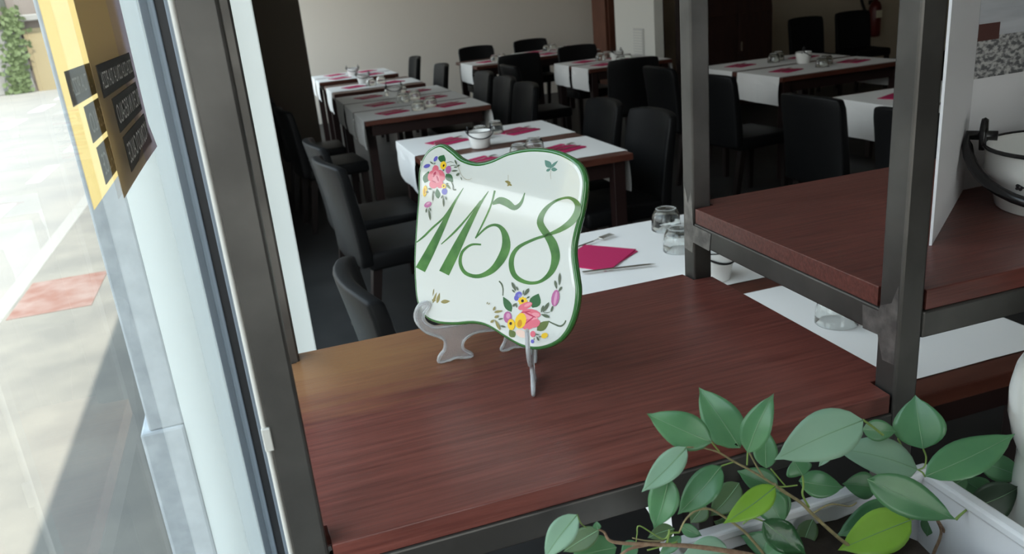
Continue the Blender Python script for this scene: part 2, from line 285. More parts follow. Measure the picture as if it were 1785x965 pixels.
PLAQUE_PAINT=[
('painted_numeral1','num','s',[(-0.1181,0.1735),(-0.1202,0.1709),(-0.1231,0.1672),(-0.1267,0.1628),(-0.1304,0.1580),(-0.1341,0.1529),(-0.1378,0.1474),(-0.1417,0.1415),(-0.1456,0.1352),(-0.1496,0.1288),(-0.1535,0.1227),(-0.1573,0.1167),(-0.1612,0.1107),(-0.1650,0.1047),(-0.1687,0.0990),(-0.1721,0.0935),(-0.1756,0.0881),(-0.1792,0.0827),(-0.1825,0.0776),(-0.1853,0.0732),(-0.1873,0.0701)],[(-0.1173,0.1732),(-0.1191,0.1704),(-0.1215,0.1665),(-0.1243,0.1619),(-0.1273,0.1568),(-0.1301,0.1516),(-0.1328,0.1459),(-0.1357,0.1397),(-0.1386,0.1332),(-0.1415,0.1265),(-0.1444,0.1201),(-0.1472,0.1139),(-0.1502,0.1076),(-0.1530,0.1014),(-0.1559,0.0954),(-0.1587,0.0897),(-0.1616,0.0841),(-0.1646,0.0785),(-0.1674,0.0733),(-0.1698,0.0689),(-0.1716,0.0657)]),
('painted_numeral1','num','s',[(-0.1304,0.1578),(-0.1325,0.1548),(-0.1356,0.1506),(-0.1392,0.1458),(-0.1429,0.1410),(-0.1465,0.1369),(-0.1499,0.1337),(-0.1534,0.1308),(-0.1570,0.1280),(-0.1605,0.1254),(-0.1638,0.1227),(-0.1668,0.1201),(-0.1696,0.1177),(-0.1722,0.1153),(-0.1746,0.1130),(-0.1771,0.1109),(-0.1796,0.1088),(-0.1822,0.1068),(-0.1846,0.1048),(-0.1867,0.1032),(-0.1883,0.1020)],[(-0.1292,0.1573),(-0.1312,0.1543),(-0.1340,0.1500),(-0.1373,0.1450),(-0.1409,0.1401),(-0.1443,0.1358),(-0.1477,0.1323),(-0.1513,0.1292),(-0.1549,0.1264),(-0.1584,0.1237),(-0.1615,0.1211),(-0.1644,0.1186),(-0.1671,0.1161),(-0.1697,0.1137),(-0.1722,0.1114),(-0.1747,0.1093),(-0.1775,0.1073),(-0.1804,0.1053),(-0.1831,0.1035),(-0.1854,0.1021),(-0.1870,0.1010)]),
('painted_numeral2','num','s',[(-0.0806,0.1721),(-0.0826,0.1698),(-0.0855,0.1666),(-0.0889,0.1626),(-0.0926,0.1582),(-0.0962,0.1535),(-0.0999,0.1484),(-0.1039,0.1427),(-0.1080,0.1366),(-0.1121,0.1305),(-0.1160,0.1246),(-0.1197,0.1187),(-0.1234,0.1129),(-0.1270,0.1071),(-0.1305,0.1014),(-0.1338,0.0959),(-0.1372,0.0902),(-0.1407,0.0843),(-0.1440,0.0786),(-0.1468,0.0738),(-0.1488,0.0703)],[(-0.0799,0.1718),(-0.0814,0.1692),(-0.0836,0.1657),(-0.0862,0.1615),(-0.0890,0.1567),(-0.0917,0.1518),(-0.0945,0.1464),(-0.0975,0.1405),(-0.1005,0.1342),(-0.1036,0.1278),(-0.1065,0.1216),(-0.1093,0.1157),(-0.1120,0.1096),(-0.1147,0.1037),(-0.1173,0.0978),(-0.1200,0.0921),(-0.1229,0.0862),(-0.1259,0.0802),(-0.1288,0.0745),(-0.1313,0.0696),(-0.1331,0.0662)]),
('painted_numeral2','num','s',[(-0.0916,0.1605),(-0.0943,0.1575),(-0.0980,0.1531),(-0.1024,0.1481),(-0.1070,0.1430),(-0.1111,0.1384),(-0.1149,0.1345),(-0.1187,0.1306),(-0.1224,0.1270),(-0.1260,0.1234),(-0.1297,0.1199),(-0.1337,0.1162),(-0.1379,0.1124),(-0.1421,0.1087),(-0.1457,0.1056),(-0.1482,0.1033)],[(-0.0906,0.1600),(-0.0931,0.1569),(-0.0966,0.1524),(-0.1008,0.1472),(-0.1051,0.1420),(-0.1090,0.1373),(-0.1127,0.1332),(-0.1163,0.1293),(-0.1200,0.1255),(-0.1236,0.1219),(-0.1274,0.1184),(-0.1316,0.1148),(-0.1362,0.1111),(-0.1407,0.1076),(-0.1445,0.1047),(-0.1472,0.1026)]),
('painted_numeral3','num','s',[(-0.0726,0.1734),(-0.0731,0.1711),(-0.0737,0.1680),(-0.0744,0.1643),(-0.0754,0.1604),(-0.0766,0.1566),(-0.0780,0.1529),(-0.0797,0.1491),(-0.0815,0.1451),(-0.0835,0.1411),(-0.0856,0.1370),(-0.0878,0.1325),(-0.0903,0.1276),(-0.0929,0.1228),(-0.0950,0.1186),(-0.0966,0.1157)],[(-0.0698,0.1730),(-0.0703,0.1708),(-0.0710,0.1677),(-0.0718,0.1640),(-0.0729,0.1600),(-0.0742,0.1561),(-0.0756,0.1524),(-0.0773,0.1484),(-0.0792,0.1444),(-0.0812,0.1404),(-0.0832,0.1363),(-0.0855,0.1318),(-0.0882,0.1269),(-0.0908,0.1221),(-0.0930,0.1180),(-0.0946,0.1151)]),
('painted_numeral3','num','s',[(-0.0725,0.1564),(-0.0708,0.1569),(-0.0685,0.1575),(-0.0661,0.1581),(-0.0639,0.1584),(-0.0626,0.1583),(-0.0618,0.1581),(-0.0606,0.1578),(-0.0591,0.1574),(-0.0573,0.1569),(-0.0554,0.1564),(-0.0536,0.1558),(-0.0513,0.1549),(-0.0486,0.1537),(-0.0454,0.1528),(-0.0419,0.1526),(-0.0387,0.1535),(-0.0363,0.1550),(-0.0343,0.1568),(-0.0327,0.1588),(-0.0314,0.1609),(-0.0304,0.1633),(-0.0297,0.1662),(-0.0292,0.1690),(-0.0288,0.1715),(-0.0285,0.1732)],[(-0.0743,0.1586),(-0.0732,0.1596),(-0.0717,0.1612),(-0.0697,0.1631),(-0.0673,0.1648),(-0.0642,0.1661),(-0.0610,0.1664),(-0.0581,0.1662),(-0.0556,0.1657),(-0.0533,0.1650),(-0.0509,0.1641),(-0.0482,0.1628),(-0.0459,0.1613),(-0.0440,0.1598),(-0.0426,0.1589),(-0.0420,0.1585),(-0.0413,0.1585),(-0.0399,0.1589),(-0.0383,0.1598),(-0.0367,0.1611),(-0.0352,0.1625),(-0.0338,0.1644),(-0.0325,0.1668),(-0.0313,0.1694),(-0.0303,0.1718),(-0.0296,0.1734)]),
('painted_numeral3','num','s',[(-0.0950,0.1149),(-0.0927,0.1170),(-0.0894,0.1200),(-0.0857,0.1234),(-0.0820,0.1264),(-0.0787,0.1286),(-0.0759,0.1301),(-0.0731,0.1312),(-0.0704,0.1319),(-0.0680,0.1321),(-0.0659,0.1319),(-0.0640,0.1312),(-0.0622,0.1301),(-0.0606,0.1285),(-0.0593,0.1268),(-0.0583,0.1248),(-0.0575,0.1226),(-0.0568,0.1200),(-0.0565,0.1172),(-0.0563,0.1144),(-0.0565,0.1119),(-0.0568,0.1094),(-0.0575,0.1068),(-0.0583,0.1042),(-0.0595,0.1014),(-0.0609,0.0985),(-0.0625,0.0954),(-0.0645,0.0920),(-0.0667,0.0887),(-0.0691,0.0856),(-0.0717,0.0829),(-0.0746,0.0805),(-0.0780,0.0781),(-0.0815,0.0760),(-0.0852,0.0743),(-0.0887,0.0732),(-0.0922,0.0726),(-0.0960,0.0724),(-0.0997,0.0727),(-0.1031,0.0734),(-0.1058,0.0743),(-0.1080,0.0755),(-0.1100,0.0772),(-0.1116,0.0792),(-0.1129,0.0814),(-0.1138,0.0836),(-0.1143,0.0860),(-0.1144,0.0886),(-0.1141,0.0914),(-0.1134,0.0940),(-0.1124,0.0964),(-0.1108,0.0985),(-0.1086,0.1007),(-0.1061,0.1027),(-0.1034,0.1044),(-0.1008,0.1057),(-0.0981,0.1066),(-0.0949,0.1072),(-0.0916,0.1075),(-0.0887,0.1076),(-0.0866,0.1078)],[(-0.0963,0.1158),(-0.0941,0.1180),(-0.0911,0.1211),(-0.0877,0.1247),(-0.0841,0.1281),(-0.0807,0.1307),(-0.0775,0.1325),(-0.0743,0.1338),(-0.0712,0.1347),(-0.0681,0.1352),(-0.0650,0.1352),(-0.0620,0.1348),(-0.0590,0.1338),(-0.0561,0.1323),(-0.0535,0.1305),(-0.0512,0.1283),(-0.0491,0.1257),(-0.0473,0.1227),(-0.0459,0.1194),(-0.0448,0.1159),(-0.0444,0.1124),(-0.0445,0.1088),(-0.0452,0.1052),(-0.0464,0.1017),(-0.0479,0.0982),(-0.0499,0.0948),(-0.0522,0.0913),(-0.0551,0.0877),(-0.0583,0.0842),(-0.0618,0.0808),(-0.0656,0.0778),(-0.0697,0.0752),(-0.0741,0.0730),(-0.0787,0.0711),(-0.0833,0.0696),(-0.0877,0.0685),(-0.0922,0.0680),(-0.0968,0.0679),(-0.1012,0.0683),(-0.1053,0.0691),(-0.1089,0.0703),(-0.1119,0.0721),(-0.1145,0.0743),(-0.1165,0.0769),(-0.1180,0.0796),(-0.1190,0.0824),(-0.1194,0.0853),(-0.1193,0.0885),(-0.1188,0.0917),(-0.1177,0.0949),(-0.1162,0.0977),(-0.1141,0.1003),(-0.1114,0.1027),(-0.1084,0.1049),(-0.1053,0.1067),(-0.1021,0.1082),(-0.0987,0.1091),(-0.0950,0.1095),(-0.0916,0.1097),(-0.0887,0.1097),(-0.0867,0.1098)]),
('painted_numeral4','num','s',[(0.0090,0.1310),(0.0076,0.1324),(0.0055,0.1344),(0.0032,0.1365),(0.0011,0.1388),(-0.0004,0.1408),(-0.0013,0.1423),(-0.0016,0.1438),(-0.0016,0.1456),(-0.0013,0.1476),(-0.0006,0.1498),(0.0003,0.1520),(0.0015,0.1542),(0.0028,0.1562),(0.0045,0.1583),(0.0064,0.1604),(0.0086,0.1624),(0.0109,0.1641),(0.0132,0.1657),(0.0156,0.1670),(0.0183,0.1681),(0.0210,0.1691),(0.0237,0.1698),(0.0263,0.1702),(0.0284,0.1703),(0.0303,0.1700),(0.0321,0.1694),(0.0336,0.1685),(0.0350,0.1675),(0.0360,0.1664),(0.0368,0.1654),(0.0372,0.1645),(0.0375,0.1635),(0.0377,0.1624),(0.0377,0.1612),(0.0375,0.1599),(0.0373,0.1587),(0.0368,0.1573),(0.0362,0.1557),(0.0353,0.1540),(0.0343,0.1523),(0.0331,0.1506),(0.0318,0.1490),(0.0304,0.1474),(0.0287,0.1457),(0.0268,0.1441),(0.0248,0.1424),(0.0226,0.1407),(0.0203,0.1391),(0.0180,0.1376),(0.0155,0.1361),(0.0129,0.1346),(0.0102,0.1331),(0.0073,0.1317),(0.0044,0.1303),(0.0014,0.1290),(-0.0018,0.1278),(-0.0052,0.1267),(-0.0086,0.1254),(-0.0120,0.1241),(-0.0154,0.1226),(-0.0189,0.1210),(-0.0226,0.1193),(-0.0264,0.1175),(-0.0301,0.1155),(-0.0335,0.1134),(-0.0364,0.1111),(-0.0389,0.1087),(-0.0410,0.1061),(-0.0427,0.1034),(-0.0440,0.1006),(-0.0449,0.0977),(-0.0454,0.0948),(-0.0455,0.0917),(-0.0451,0.0885),(-0.0444,0.0853),(-0.0432,0.0822),(-0.0416,0.0794),(-0.0395,0.0769),(-0.0368,0.0748),(-0.0338,0.0732),(-0.0305,0.0720),(-0.0270,0.0712),(-0.0236,0.0706),(-0.0203,0.0703),(-0.0170,0.0702),(-0.0136,0.0704),(-0.0102,0.0709),(-0.0068,0.0716),(-0.0036,0.0726),(-0.0004,0.0739),(0.0026,0.0754),(0.0056,0.0773),(0.0086,0.0794),(0.0114,0.0817),(0.0139,0.0842),(0.0162,0.0868),(0.0181,0.0896),(0.0197,0.0926),(0.0210,0.0957),(0.0221,0.0988),(0.0228,0.1019),(0.0232,0.1050),(0.0231,0.1080),(0.0226,0.1110),(0.0218,0.1138),(0.0208,0.1163),(0.0197,0.1187),(0.0185,0.1209),(0.0170,0.1232),(0.0152,0.1253),(0.0133,0.1272),(0.0115,0.1287),(0.0101,0.1300),(0.0091,0.1308)],[(0.0014,0.1255),(0.0001,0.1269),(-0.0019,0.1288),(-0.0043,0.1313),(-0.0068,0.1340),(-0.0089,0.1371),(-0.0102,0.1404),(-0.0103,0.1436),(-0.0097,0.1466),(-0.0086,0.1494),(-0.0072,0.1520),(-0.0055,0.1544),(-0.0037,0.1567),(-0.0016,0.1589),(0.0007,0.1610),(0.0033,0.1631),(0.0060,0.1649),(0.0087,0.1666),(0.0114,0.1680),(0.0141,0.1693),(0.0171,0.1705),(0.0200,0.1714),(0.0230,0.1722),(0.0258,0.1728),(0.0285,0.1731),(0.0310,0.1731),(0.0335,0.1727),(0.0359,0.1721),(0.0381,0.1713),(0.0401,0.1702),(0.0418,0.1690),(0.0433,0.1674),(0.0444,0.1657),(0.0452,0.1638),(0.0457,0.1618),(0.0459,0.1596),(0.0457,0.1575),(0.0452,0.1553),(0.0444,0.1531),(0.0433,0.1509),(0.0420,0.1487),(0.0404,0.1465),(0.0386,0.1445),(0.0365,0.1425),(0.0343,0.1407),(0.0318,0.1390),(0.0293,0.1374),(0.0266,0.1359),(0.0239,0.1345),(0.0211,0.1331),(0.0181,0.1319),(0.0152,0.1308),(0.0121,0.1297),(0.0090,0.1286),(0.0059,0.1275),(0.0027,0.1263),(-0.0006,0.1251),(-0.0039,0.1239),(-0.0072,0.1227),(-0.0105,0.1213),(-0.0137,0.1198),(-0.0171,0.1182),(-0.0207,0.1164),(-0.0242,0.1145),(-0.0275,0.1125),(-0.0304,0.1105),(-0.0326,0.1084),(-0.0344,0.1063),(-0.0358,0.1041),(-0.0369,0.1018),(-0.0376,0.0995),(-0.0381,0.0972),(-0.0382,0.0949),(-0.0382,0.0925),(-0.0378,0.0899),(-0.0371,0.0873),(-0.0362,0.0848),(-0.0351,0.0826),(-0.0338,0.0809),(-0.0322,0.0794),(-0.0301,0.0780),(-0.0276,0.0768),(-0.0249,0.0758),(-0.0221,0.0750),(-0.0193,0.0745),(-0.0165,0.0743),(-0.0136,0.0742),(-0.0106,0.0745),(-0.0076,0.0750),(-0.0048,0.0758),(-0.0023,0.0769),(0.0001,0.0784),(0.0025,0.0803),(0.0047,0.0825),(0.0067,0.0848),(0.0083,0.0872),(0.0096,0.0895),(0.0106,0.0919),(0.0113,0.0944),(0.0118,0.0970),(0.0120,0.0996),(0.0121,0.1021),(0.0120,0.1043),(0.0117,0.1063),(0.0112,0.1083),(0.0104,0.1103),(0.0096,0.1123),(0.0086,0.1143),(0.0077,0.1161),(0.0068,0.1178),(0.0057,0.1196),(0.0045,0.1213),(0.0032,0.1230),(0.0021,0.1245),(0.0012,0.1257)]),
('spray_top','leaf','p',[(-0.1556,0.2024),(-0.1508,0.2024),(-0.1482,0.2033),(-0.1473,0.2048),(-0.1476,0.2067),(-0.1487,0.2088),(-0.1502,0.2111),(-0.1535,0.2105),(-0.1564,0.2098),(-0.1585,0.2087),(-0.1594,0.2073),(-0.1586,0.2052)]),
('spray_top','leaf','p',[(-0.1791,0.1757),(-0.1744,0.1774),(-0.1718,0.1796),(-0.1708,0.1820),(-0.1709,0.1847),(-0.1718,0.1876),(-0.1731,0.1906),(-0.1764,0.1886),(-0.1793,0.1866),(-0.1815,0.1843),(-0.1825,0.1818),(-0.1819,0.1790)]),
('spray_top','leaf','p',[(-0.1558,0.1580),(-0.1535,0.1606),(-0.1529,0.1629),(-0.1533,0.1650),(-0.1547,0.1669),(-0.1566,0.1687),(-0.1588,0.1706),(-0.1600,0.1682),(-0.1610,0.1658),(-0.1613,0.1636),(-0.1607,0.1615),(-0.1591,0.1596)]),
('spray_top','leaf','p',[(-0.1457,0.1885),(-0.1465,0.1849),(-0.1456,0.1825),(-0.1437,0.1810),(-0.1409,0.1801),(-0.1376,0.1797),(-0.1340,0.1795),(-0.1343,0.1822),(-0.1349,0.1848),(-0.1360,0.1869),(-0.1380,0.1884),(-0.1410,0.1891)]),
('spray_top','leaf2','p',[(-0.1442,0.1760),(-0.1439,0.1744),(-0.1431,0.1732),(-0.1419,0.1723),(-0.1405,0.1717),(-0.1388,0.1712),(-0.1371,0.1707),(-0.1377,0.1721),(-0.1384,0.1733),(-0.1393,0.1744),(-0.1405,0.1753),(-0.1420,0.1759)]),
('spray_top','blue','p',[(-0.1715,0.1982),(-0.1716,0.1969),(-0.1730,0.1956),(-0.1754,0.1945),(-0.1781,0.1939),(-0.1804,0.1941),(-0.1817,0.1949),(-0.1816,0.1962),(-0.1802,0.1976),(-0.1778,0.1987),(-0.1751,0.1992),(-0.1727,0.1991)]),
('spray_top','blue','p',[(-0.1607,0.2049),(-0.1621,0.2034),(-0.1638,0.2025),(-0.1653,0.2025),(-0.1662,0.2034),(-0.1663,0.2050),(-0.1655,0.2067),(-0.1641,0.2083),(-0.1624,0.2091),(-0.1609,0.2091),(-0.1600,0.2082),(-0.1599,0.2066)]),
('spray_top','blue','p',[(-0.1421,0.1676),(-0.1426,0.1655),(-0.1441,0.1640),(-0.1463,0.1633),(-0.1486,0.1637),(-0.1503,0.1650),(-0.1510,0.1670),(-0.1506,0.1690),(-0.1490,0.1706),(-0.1468,0.1713),(-0.1446,0.1709),(-0.1428,0.1695)]),
('spray_top','rose','p',[(-0.1575,0.1924),(-0.1586,0.1897),(-0.1608,0.1879),(-0.1635,0.1873),(-0.1659,0.1883),(-0.1675,0.1905),(-0.1677,0.1933),(-0.1665,0.1960),(-0.1643,0.1978),(-0.1616,0.1983),(-0.1592,0.1974),(-0.1577,0.1952)]),
('spray_top','rose','p',[(-0.1626,0.1839),(-0.1647,0.1807),(-0.1677,0.1787),(-0.1709,0.1784),(-0.1733,0.1799),(-0.1743,0.1828),(-0.1737,0.1863),(-0.1716,0.1895),(-0.1686,0.1914),(-0.1655,0.1917),(-0.1631,0.1902),(-0.1620,0.1873)]),
('spray_top','rose','p',[(-0.1478,0.1882),(-0.1467,0.1847),(-0.1473,0.1817),(-0.1495,0.1799),(-0.1526,0.1799),(-0.1558,0.1816),(-0.1583,0.1847),(-0.1595,0.1882),(-0.1588,0.1912),(-0.1567,0.1929),(-0.1536,0.1929),(-0.1503,0.1912)]),
('spray_top','rose2','p',[(-0.1556,0.1863),(-0.1562,0.1833),(-0.1582,0.1810),(-0.1610,0.1800),(-0.1639,0.1807),(-0.1662,0.1827),(-0.1671,0.1857),(-0.1666,0.1887),(-0.1646,0.1910),(-0.1617,0.1920),(-0.1588,0.1913),(-0.1566,0.1892)]),
('spray_top','rose','p',[(-0.1575,0.1743),(-0.1589,0.1719),(-0.1617,0.1702),(-0.1653,0.1698),(-0.1687,0.1707),(-0.1709,0.1727),(-0.1714,0.1754),(-0.1701,0.1778),(-0.1672,0.1795),(-0.1636,0.1799),(-0.1603,0.1790),(-0.1580,0.1769)]),
('spray_top','rose','p',[(-0.1491,0.1776),(-0.1490,0.1746),(-0.1504,0.1721),(-0.1530,0.1708),(-0.1560,0.1710),(-0.1587,0.1727),(-0.1603,0.1755),(-0.1604,0.1785),(-0.1590,0.1810),(-0.1564,0.1824),(-0.1534,0.1821),(-0.1507,0.1804)]),
('spray_top','rose2','p',[(-0.1545,0.1796),(-0.1560,0.1779),(-0.1587,0.1770),(-0.1618,0.1771),(-0.1645,0.1782),(-0.1661,0.1801),(-0.1661,0.1821),(-0.1645,0.1838),(-0.1618,0.1847),(-0.1588,0.1846),(-0.1561,0.1835),(-0.1545,0.1817)]),
('spray_top','rose3','p',[(-0.1620,0.1865),(-0.1632,0.1848),(-0.1646,0.1836),(-0.1657,0.1834),(-0.1663,0.1841),(-0.1661,0.1856),(-0.1654,0.1875),(-0.1642,0.1893),(-0.1629,0.1904),(-0.1618,0.1907),(-0.1612,0.1899),(-0.1613,0.1884)]),
('spray_top','rose3','p',[(-0.1567,0.1826),(-0.1559,0.1807),(-0.1557,0.1793),(-0.1561,0.1786),(-0.1570,0.1788),(-0.1583,0.1799),(-0.1595,0.1817),(-0.1603,0.1835),(-0.1605,0.1850),(-0.1601,0.1857),(-0.1591,0.1855),(-0.1579,0.1843)]),
('spray_top','rose3','p',[(-0.1603,0.1773),(-0.1610,0.1770),(-0.1624,0.1772),(-0.1643,0.1776),(-0.1661,0.1782),(-0.1673,0.1789),(-0.1676,0.1794),(-0.1669,0.1796),(-0.1654,0.1795),(-0.1635,0.1791),(-0.1617,0.1785),(-0.1605,0.1778)]),
('spray_top','yellow','p',[(-0.1457,0.1982),(-0.1467,0.1957),(-0.1487,0.1941),(-0.1512,0.1936),(-0.1535,0.1945),(-0.1549,0.1964),(-0.1552,0.1990),(-0.1541,0.2014),(-0.1521,0.2031),(-0.1496,0.2036),(-0.1473,0.2027),(-0.1459,0.2007)]),
('spray_top','dark','p',[(-0.1484,0.1981),(-0.1489,0.1974),(-0.1495,0.1969),(-0.1503,0.1968),(-0.1508,0.1972),(-0.1511,0.1979),(-0.1509,0.1987),(-0.1505,0.1994),(-0.1498,0.1998),(-0.1490,0.1999),(-0.1485,0.1996),(-0.1482,0.1989)]),
('spray_top','mauve','p',[(-0.1379,0.1935),(-0.1389,0.1912),(-0.1407,0.1895),(-0.1428,0.1891),(-0.1448,0.1899),(-0.1460,0.1918),(-0.1462,0.1942),(-0.1452,0.1965),(-0.1434,0.1981),(-0.1413,0.1986),(-0.1393,0.1978),(-0.1381,0.1959)]),
('spray_top','yellow','p',[(-0.1743,0.1659),(-0.1750,0.1624),(-0.1764,0.1598),(-0.1781,0.1589),(-0.1798,0.1598),(-0.1809,0.1624),(-0.1812,0.1659),(-0.1805,0.1694),(-0.1791,0.1720),(-0.1774,0.1729),(-0.1757,0.1719),(-0.1746,0.1694)]),
('spray_top','orange','p',[(-0.1770,0.1658),(-0.1772,0.1639),(-0.1778,0.1624),(-0.1784,0.1619),(-0.1790,0.1624),(-0.1794,0.1639),(-0.1794,0.1658),(-0.1792,0.1678),(-0.1786,0.1693),(-0.1780,0.1698),(-0.1774,0.1693),(-0.1770,0.1678)]),
('spray_top','yellow','p',[(-0.1442,0.1740),(-0.1445,0.1724),(-0.1458,0.1713),(-0.1475,0.1708),(-0.1494,0.1711),(-0.1507,0.1721),(-0.1513,0.1735),(-0.1509,0.1751),(-0.1497,0.1762),(-0.1479,0.1767),(-0.1461,0.1764),(-0.1447,0.1754)]),
('spray_top','dark','p',[(-0.1468,0.1738),(-0.1470,0.1733),(-0.1474,0.1729),(-0.1480,0.1727),(-0.1486,0.1728),(-0.1490,0.1732),(-0.1492,0.1737),(-0.1491,0.1742),(-0.1487,0.1746),(-0.1481,0.1748),(-0.1475,0.1747),(-0.1470,0.1743)]),
('spray_top','mauve','p',[(-0.1663,0.1525),(-0.1659,0.1508),(-0.1670,0.1488),(-0.1694,0.1470),(-0.1725,0.1459),(-0.1753,0.1459),(-0.1772,0.1468),(-0.1777,0.1485),(-0.1765,0.1506),(-0.1741,0.1523),(-0.1711,0.1534),(-0.1682,0.1535)]),
('spray_top','mauve2','p',[(-0.1686,0.1526),(-0.1685,0.1519),(-0.1693,0.1510),(-0.1706,0.1502),(-0.1721,0.1495),(-0.1734,0.1493),(-0.1742,0.1496),(-0.1743,0.1503),(-0.1735,0.1512),(-0.1722,0.1521),(-0.1707,0.1527),(-0.1693,0.1529)]),
('spray_top','stem','s',[(-0.1450,0.2018),(-0.1439,0.2021),(-0.1424,0.2025),(-0.1407,0.2029),(-0.1393,0.2031),(-0.1379,0.2030),(-0.1364,0.2028),(-0.1351,0.2025),(-0.1341,0.2023)],[(-0.1452,0.2022),(-0.1442,0.2026),(-0.1426,0.2030),(-0.1409,0.2035),(-0.1393,0.2037),(-0.1377,0.2036),(-0.1362,0.2033),(-0.1349,0.2029),(-0.1340,0.2027)]),
('spray_top','stem','s',[(-0.1403,0.1977),(-0.1394,0.1979),(-0.1381,0.1983),(-0.1367,0.1986),(-0.1352,0.1989),(-0.1336,0.1990),(-0.1317,0.1991),(-0.1300,0.1991),(-0.1287,0.1991)],[(-0.1405,0.1981),(-0.1396,0.1984),(-0.1384,0.1989),(-0.1369,0.1993),(-0.1354,0.1996),(-0.1336,0.1998),(-0.1317,0.1997),(-0.1299,0.1996),(-0.1287,0.1996)]),
('spray_top','stem','s',[(-0.1375,0.1802),(-0.1369,0.1793),(-0.1360,0.1781),(-0.1351,0.1766),(-0.1344,0.1753),(-0.1340,0.1740),(-0.1339,0.1726),(-0.1337,0.1712),(-0.1332,0.1701),(-0.1320,0.1695),(-0.1306,0.1695),(-0.1294,0.1697),(-0.1287,0.1698)],[(-0.1365,0.1807),(-0.1358,0.1798),(-0.1349,0.1785),(-0.1339,0.1771),(-0.1331,0.1757),(-0.1327,0.1742),(-0.1326,0.1727),(-0.1324,0.1715),(-0.1321,0.1708),(-0.1317,0.1708),(-0.1309,0.1710),(-0.1300,0.1713),(-0.1293,0.1715)]),
('spray_top','thin','s',[(-0.1275,0.1984),(-0.1266,0.1968),(-0.1254,0.1944),(-0.1240,0.1918),(-0.1225,0.1896),(-0.1210,0.1879),(-0.1195,0.1864),(-0.1179,0.1852),(-0.1163,0.1842),(-0.1145,0.1836),(-0.1128,0.1834),(-0.1110,0.1833),(-0.1095,0.1835),(-0.1082,0.1838),(-0.1070,0.1844),(-0.1060,0.1850),(-0.1053,0.1854)],[(-0.1269,0.1986),(-0.1261,0.1969),(-0.1249,0.1945),(-0.1234,0.1920),(-0.1220,0.1898),(-0.1206,0.1882),(-0.1191,0.1867),(-0.1175,0.1855),(-0.1159,0.1846),(-0.1143,0.1841),(-0.1127,0.1838),(-0.1110,0.1838),(-0.1096,0.1839),(-0.1084,0.1842),(-0.1072,0.1847),(-0.1062,0.1853),(-0.1056,0.1857)]),
('spray_top','stem','p',[(-0.1328,0.2062),(-0.1330,0.2047),(-0.1326,0.2035),(-0.1319,0.2024),(-0.1310,0.2014),(-0.1299,0.2005),(-0.1287,0.1996),(-0.1289,0.2008),(-0.1292,0.2021),(-0.1296,0.2033),(-0.1303,0.2044),(-0.1313,0.2054)]),
('spray_top','stem','p',[(-0.1287,0.1984),(-0.1275,0.1981),(-0.1266,0.1982),(-0.1258,0.1985),(-0.1252,0.1990),(-0.1246,0.1996),(-0.1241,0.2003),(-0.1251,0.2004),(-0.1261,0.2004),(-0.1270,0.2003),(-0.1278,0.1999),(-0.1283,0.1994)]),
('spray_top','stem','p',[(-0.1337,0.1968),(-0.1325,0.1965),(-0.1313,0.1965),(-0.1302,0.1966),(-0.1292,0.1970),(-0.1282,0.1974),(-0.1272,0.1979),(-0.1283,0.1981),(-0.1295,0.1982),(-0.1306,0.1981),(-0.1317,0.1980),(-0.1327,0.1976)]),
('spray_top','stem','p',[(-0.1371,0.1924),(-0.1353,0.1919),(-0.1335,0.1918),(-0.1318,0.1919),(-0.1301,0.1923),(-0.1285,0.1928),(-0.1269,0.1935),(-0.1286,0.1937),(-0.1304,0.1939),(-0.1321,0.1939),(-0.1338,0.1937),(-0.1355,0.1932)]),
('spray_top','stem','p',[(-0.1294,0.1871),(-0.1276,0.1870),(-0.1263,0.1874),(-0.1255,0.1880),(-0.1249,0.1889),(-0.1244,0.1899),(-0.1241,0.1910),(-0.1255,0.1908),(-0.1268,0.1905),(-0.1280,0.1901),(-0.1288,0.1894),(-0.1294,0.1885)]),
('spray_top','stem','p',[(-0.1220,0.1864),(-0.1222,0.1855),(-0.1221,0.1847),(-0.1218,0.1840),(-0.1214,0.1833),(-0.1208,0.1826),(-0.1203,0.1819),(-0.1203,0.1827),(-0.1203,0.1835),(-0.1205,0.1843),(-0.1208,0.1851),(-0.1213,0.1857)]),
('spray_top','stem','p',[(-0.1716,0.2022),(-0.1709,0.2013),(-0.1700,0.2005),(-0.1690,0.2000),(-0.1678,0.1996),(-0.1665,0.1993),(-0.1652,0.1991),(-0.1660,0.1999),(-0.1669,0.2006),(-0.1678,0.2013),(-0.1689,0.2018),(-0.1701,0.2022)]),
('spray_top','stem','p',[(-0.1653,0.1996),(-0.1645,0.1996),(-0.1639,0.1997),(-0.1634,0.2000),(-0.1630,0.2004),(-0.1626,0.2008),(-0.1623,0.2013),(-0.1630,0.2012),(-0.1636,0.2011),(-0.1642,0.2009),(-0.1647,0.2006),(-0.1651,0.2002)]),
('spray_top','stem','p',[(-0.1761,0.1648),(-0.1753,0.1642),(-0.1745,0.1640),(-0.1737,0.1641),(-0.1730,0.1643),(-0.1722,0.1647),(-0.1715,0.1651),(-0.1723,0.1654),(-0.1731,0.1657),(-0.1739,0.1659),(-0.1746,0.1658),(-0.1754,0.1655)]),
('spray_top','stem','p',[(-0.1725,0.1691),(-0.1716,0.1684),(-0.1706,0.1681),(-0.1696,0.1680),(-0.1685,0.1682),(-0.1674,0.1685),(-0.1664,0.1689),(-0.1673,0.1694),(-0.1683,0.1698),(-0.1693,0.1700),(-0.1704,0.1701),(-0.1714,0.1698)]),
('spray_top','stem','p',[(-0.1639,0.1540),(-0.1633,0.1564),(-0.1632,0.1589),(-0.1633,0.1613),(-0.1637,0.1637),(-0.1642,0.1661),(-0.1648,0.1684),(-0.1651,0.1660),(-0.1653,0.1636),(-0.1654,0.1611),(-0.1652,0.1587),(-0.1648,0.1563)]),
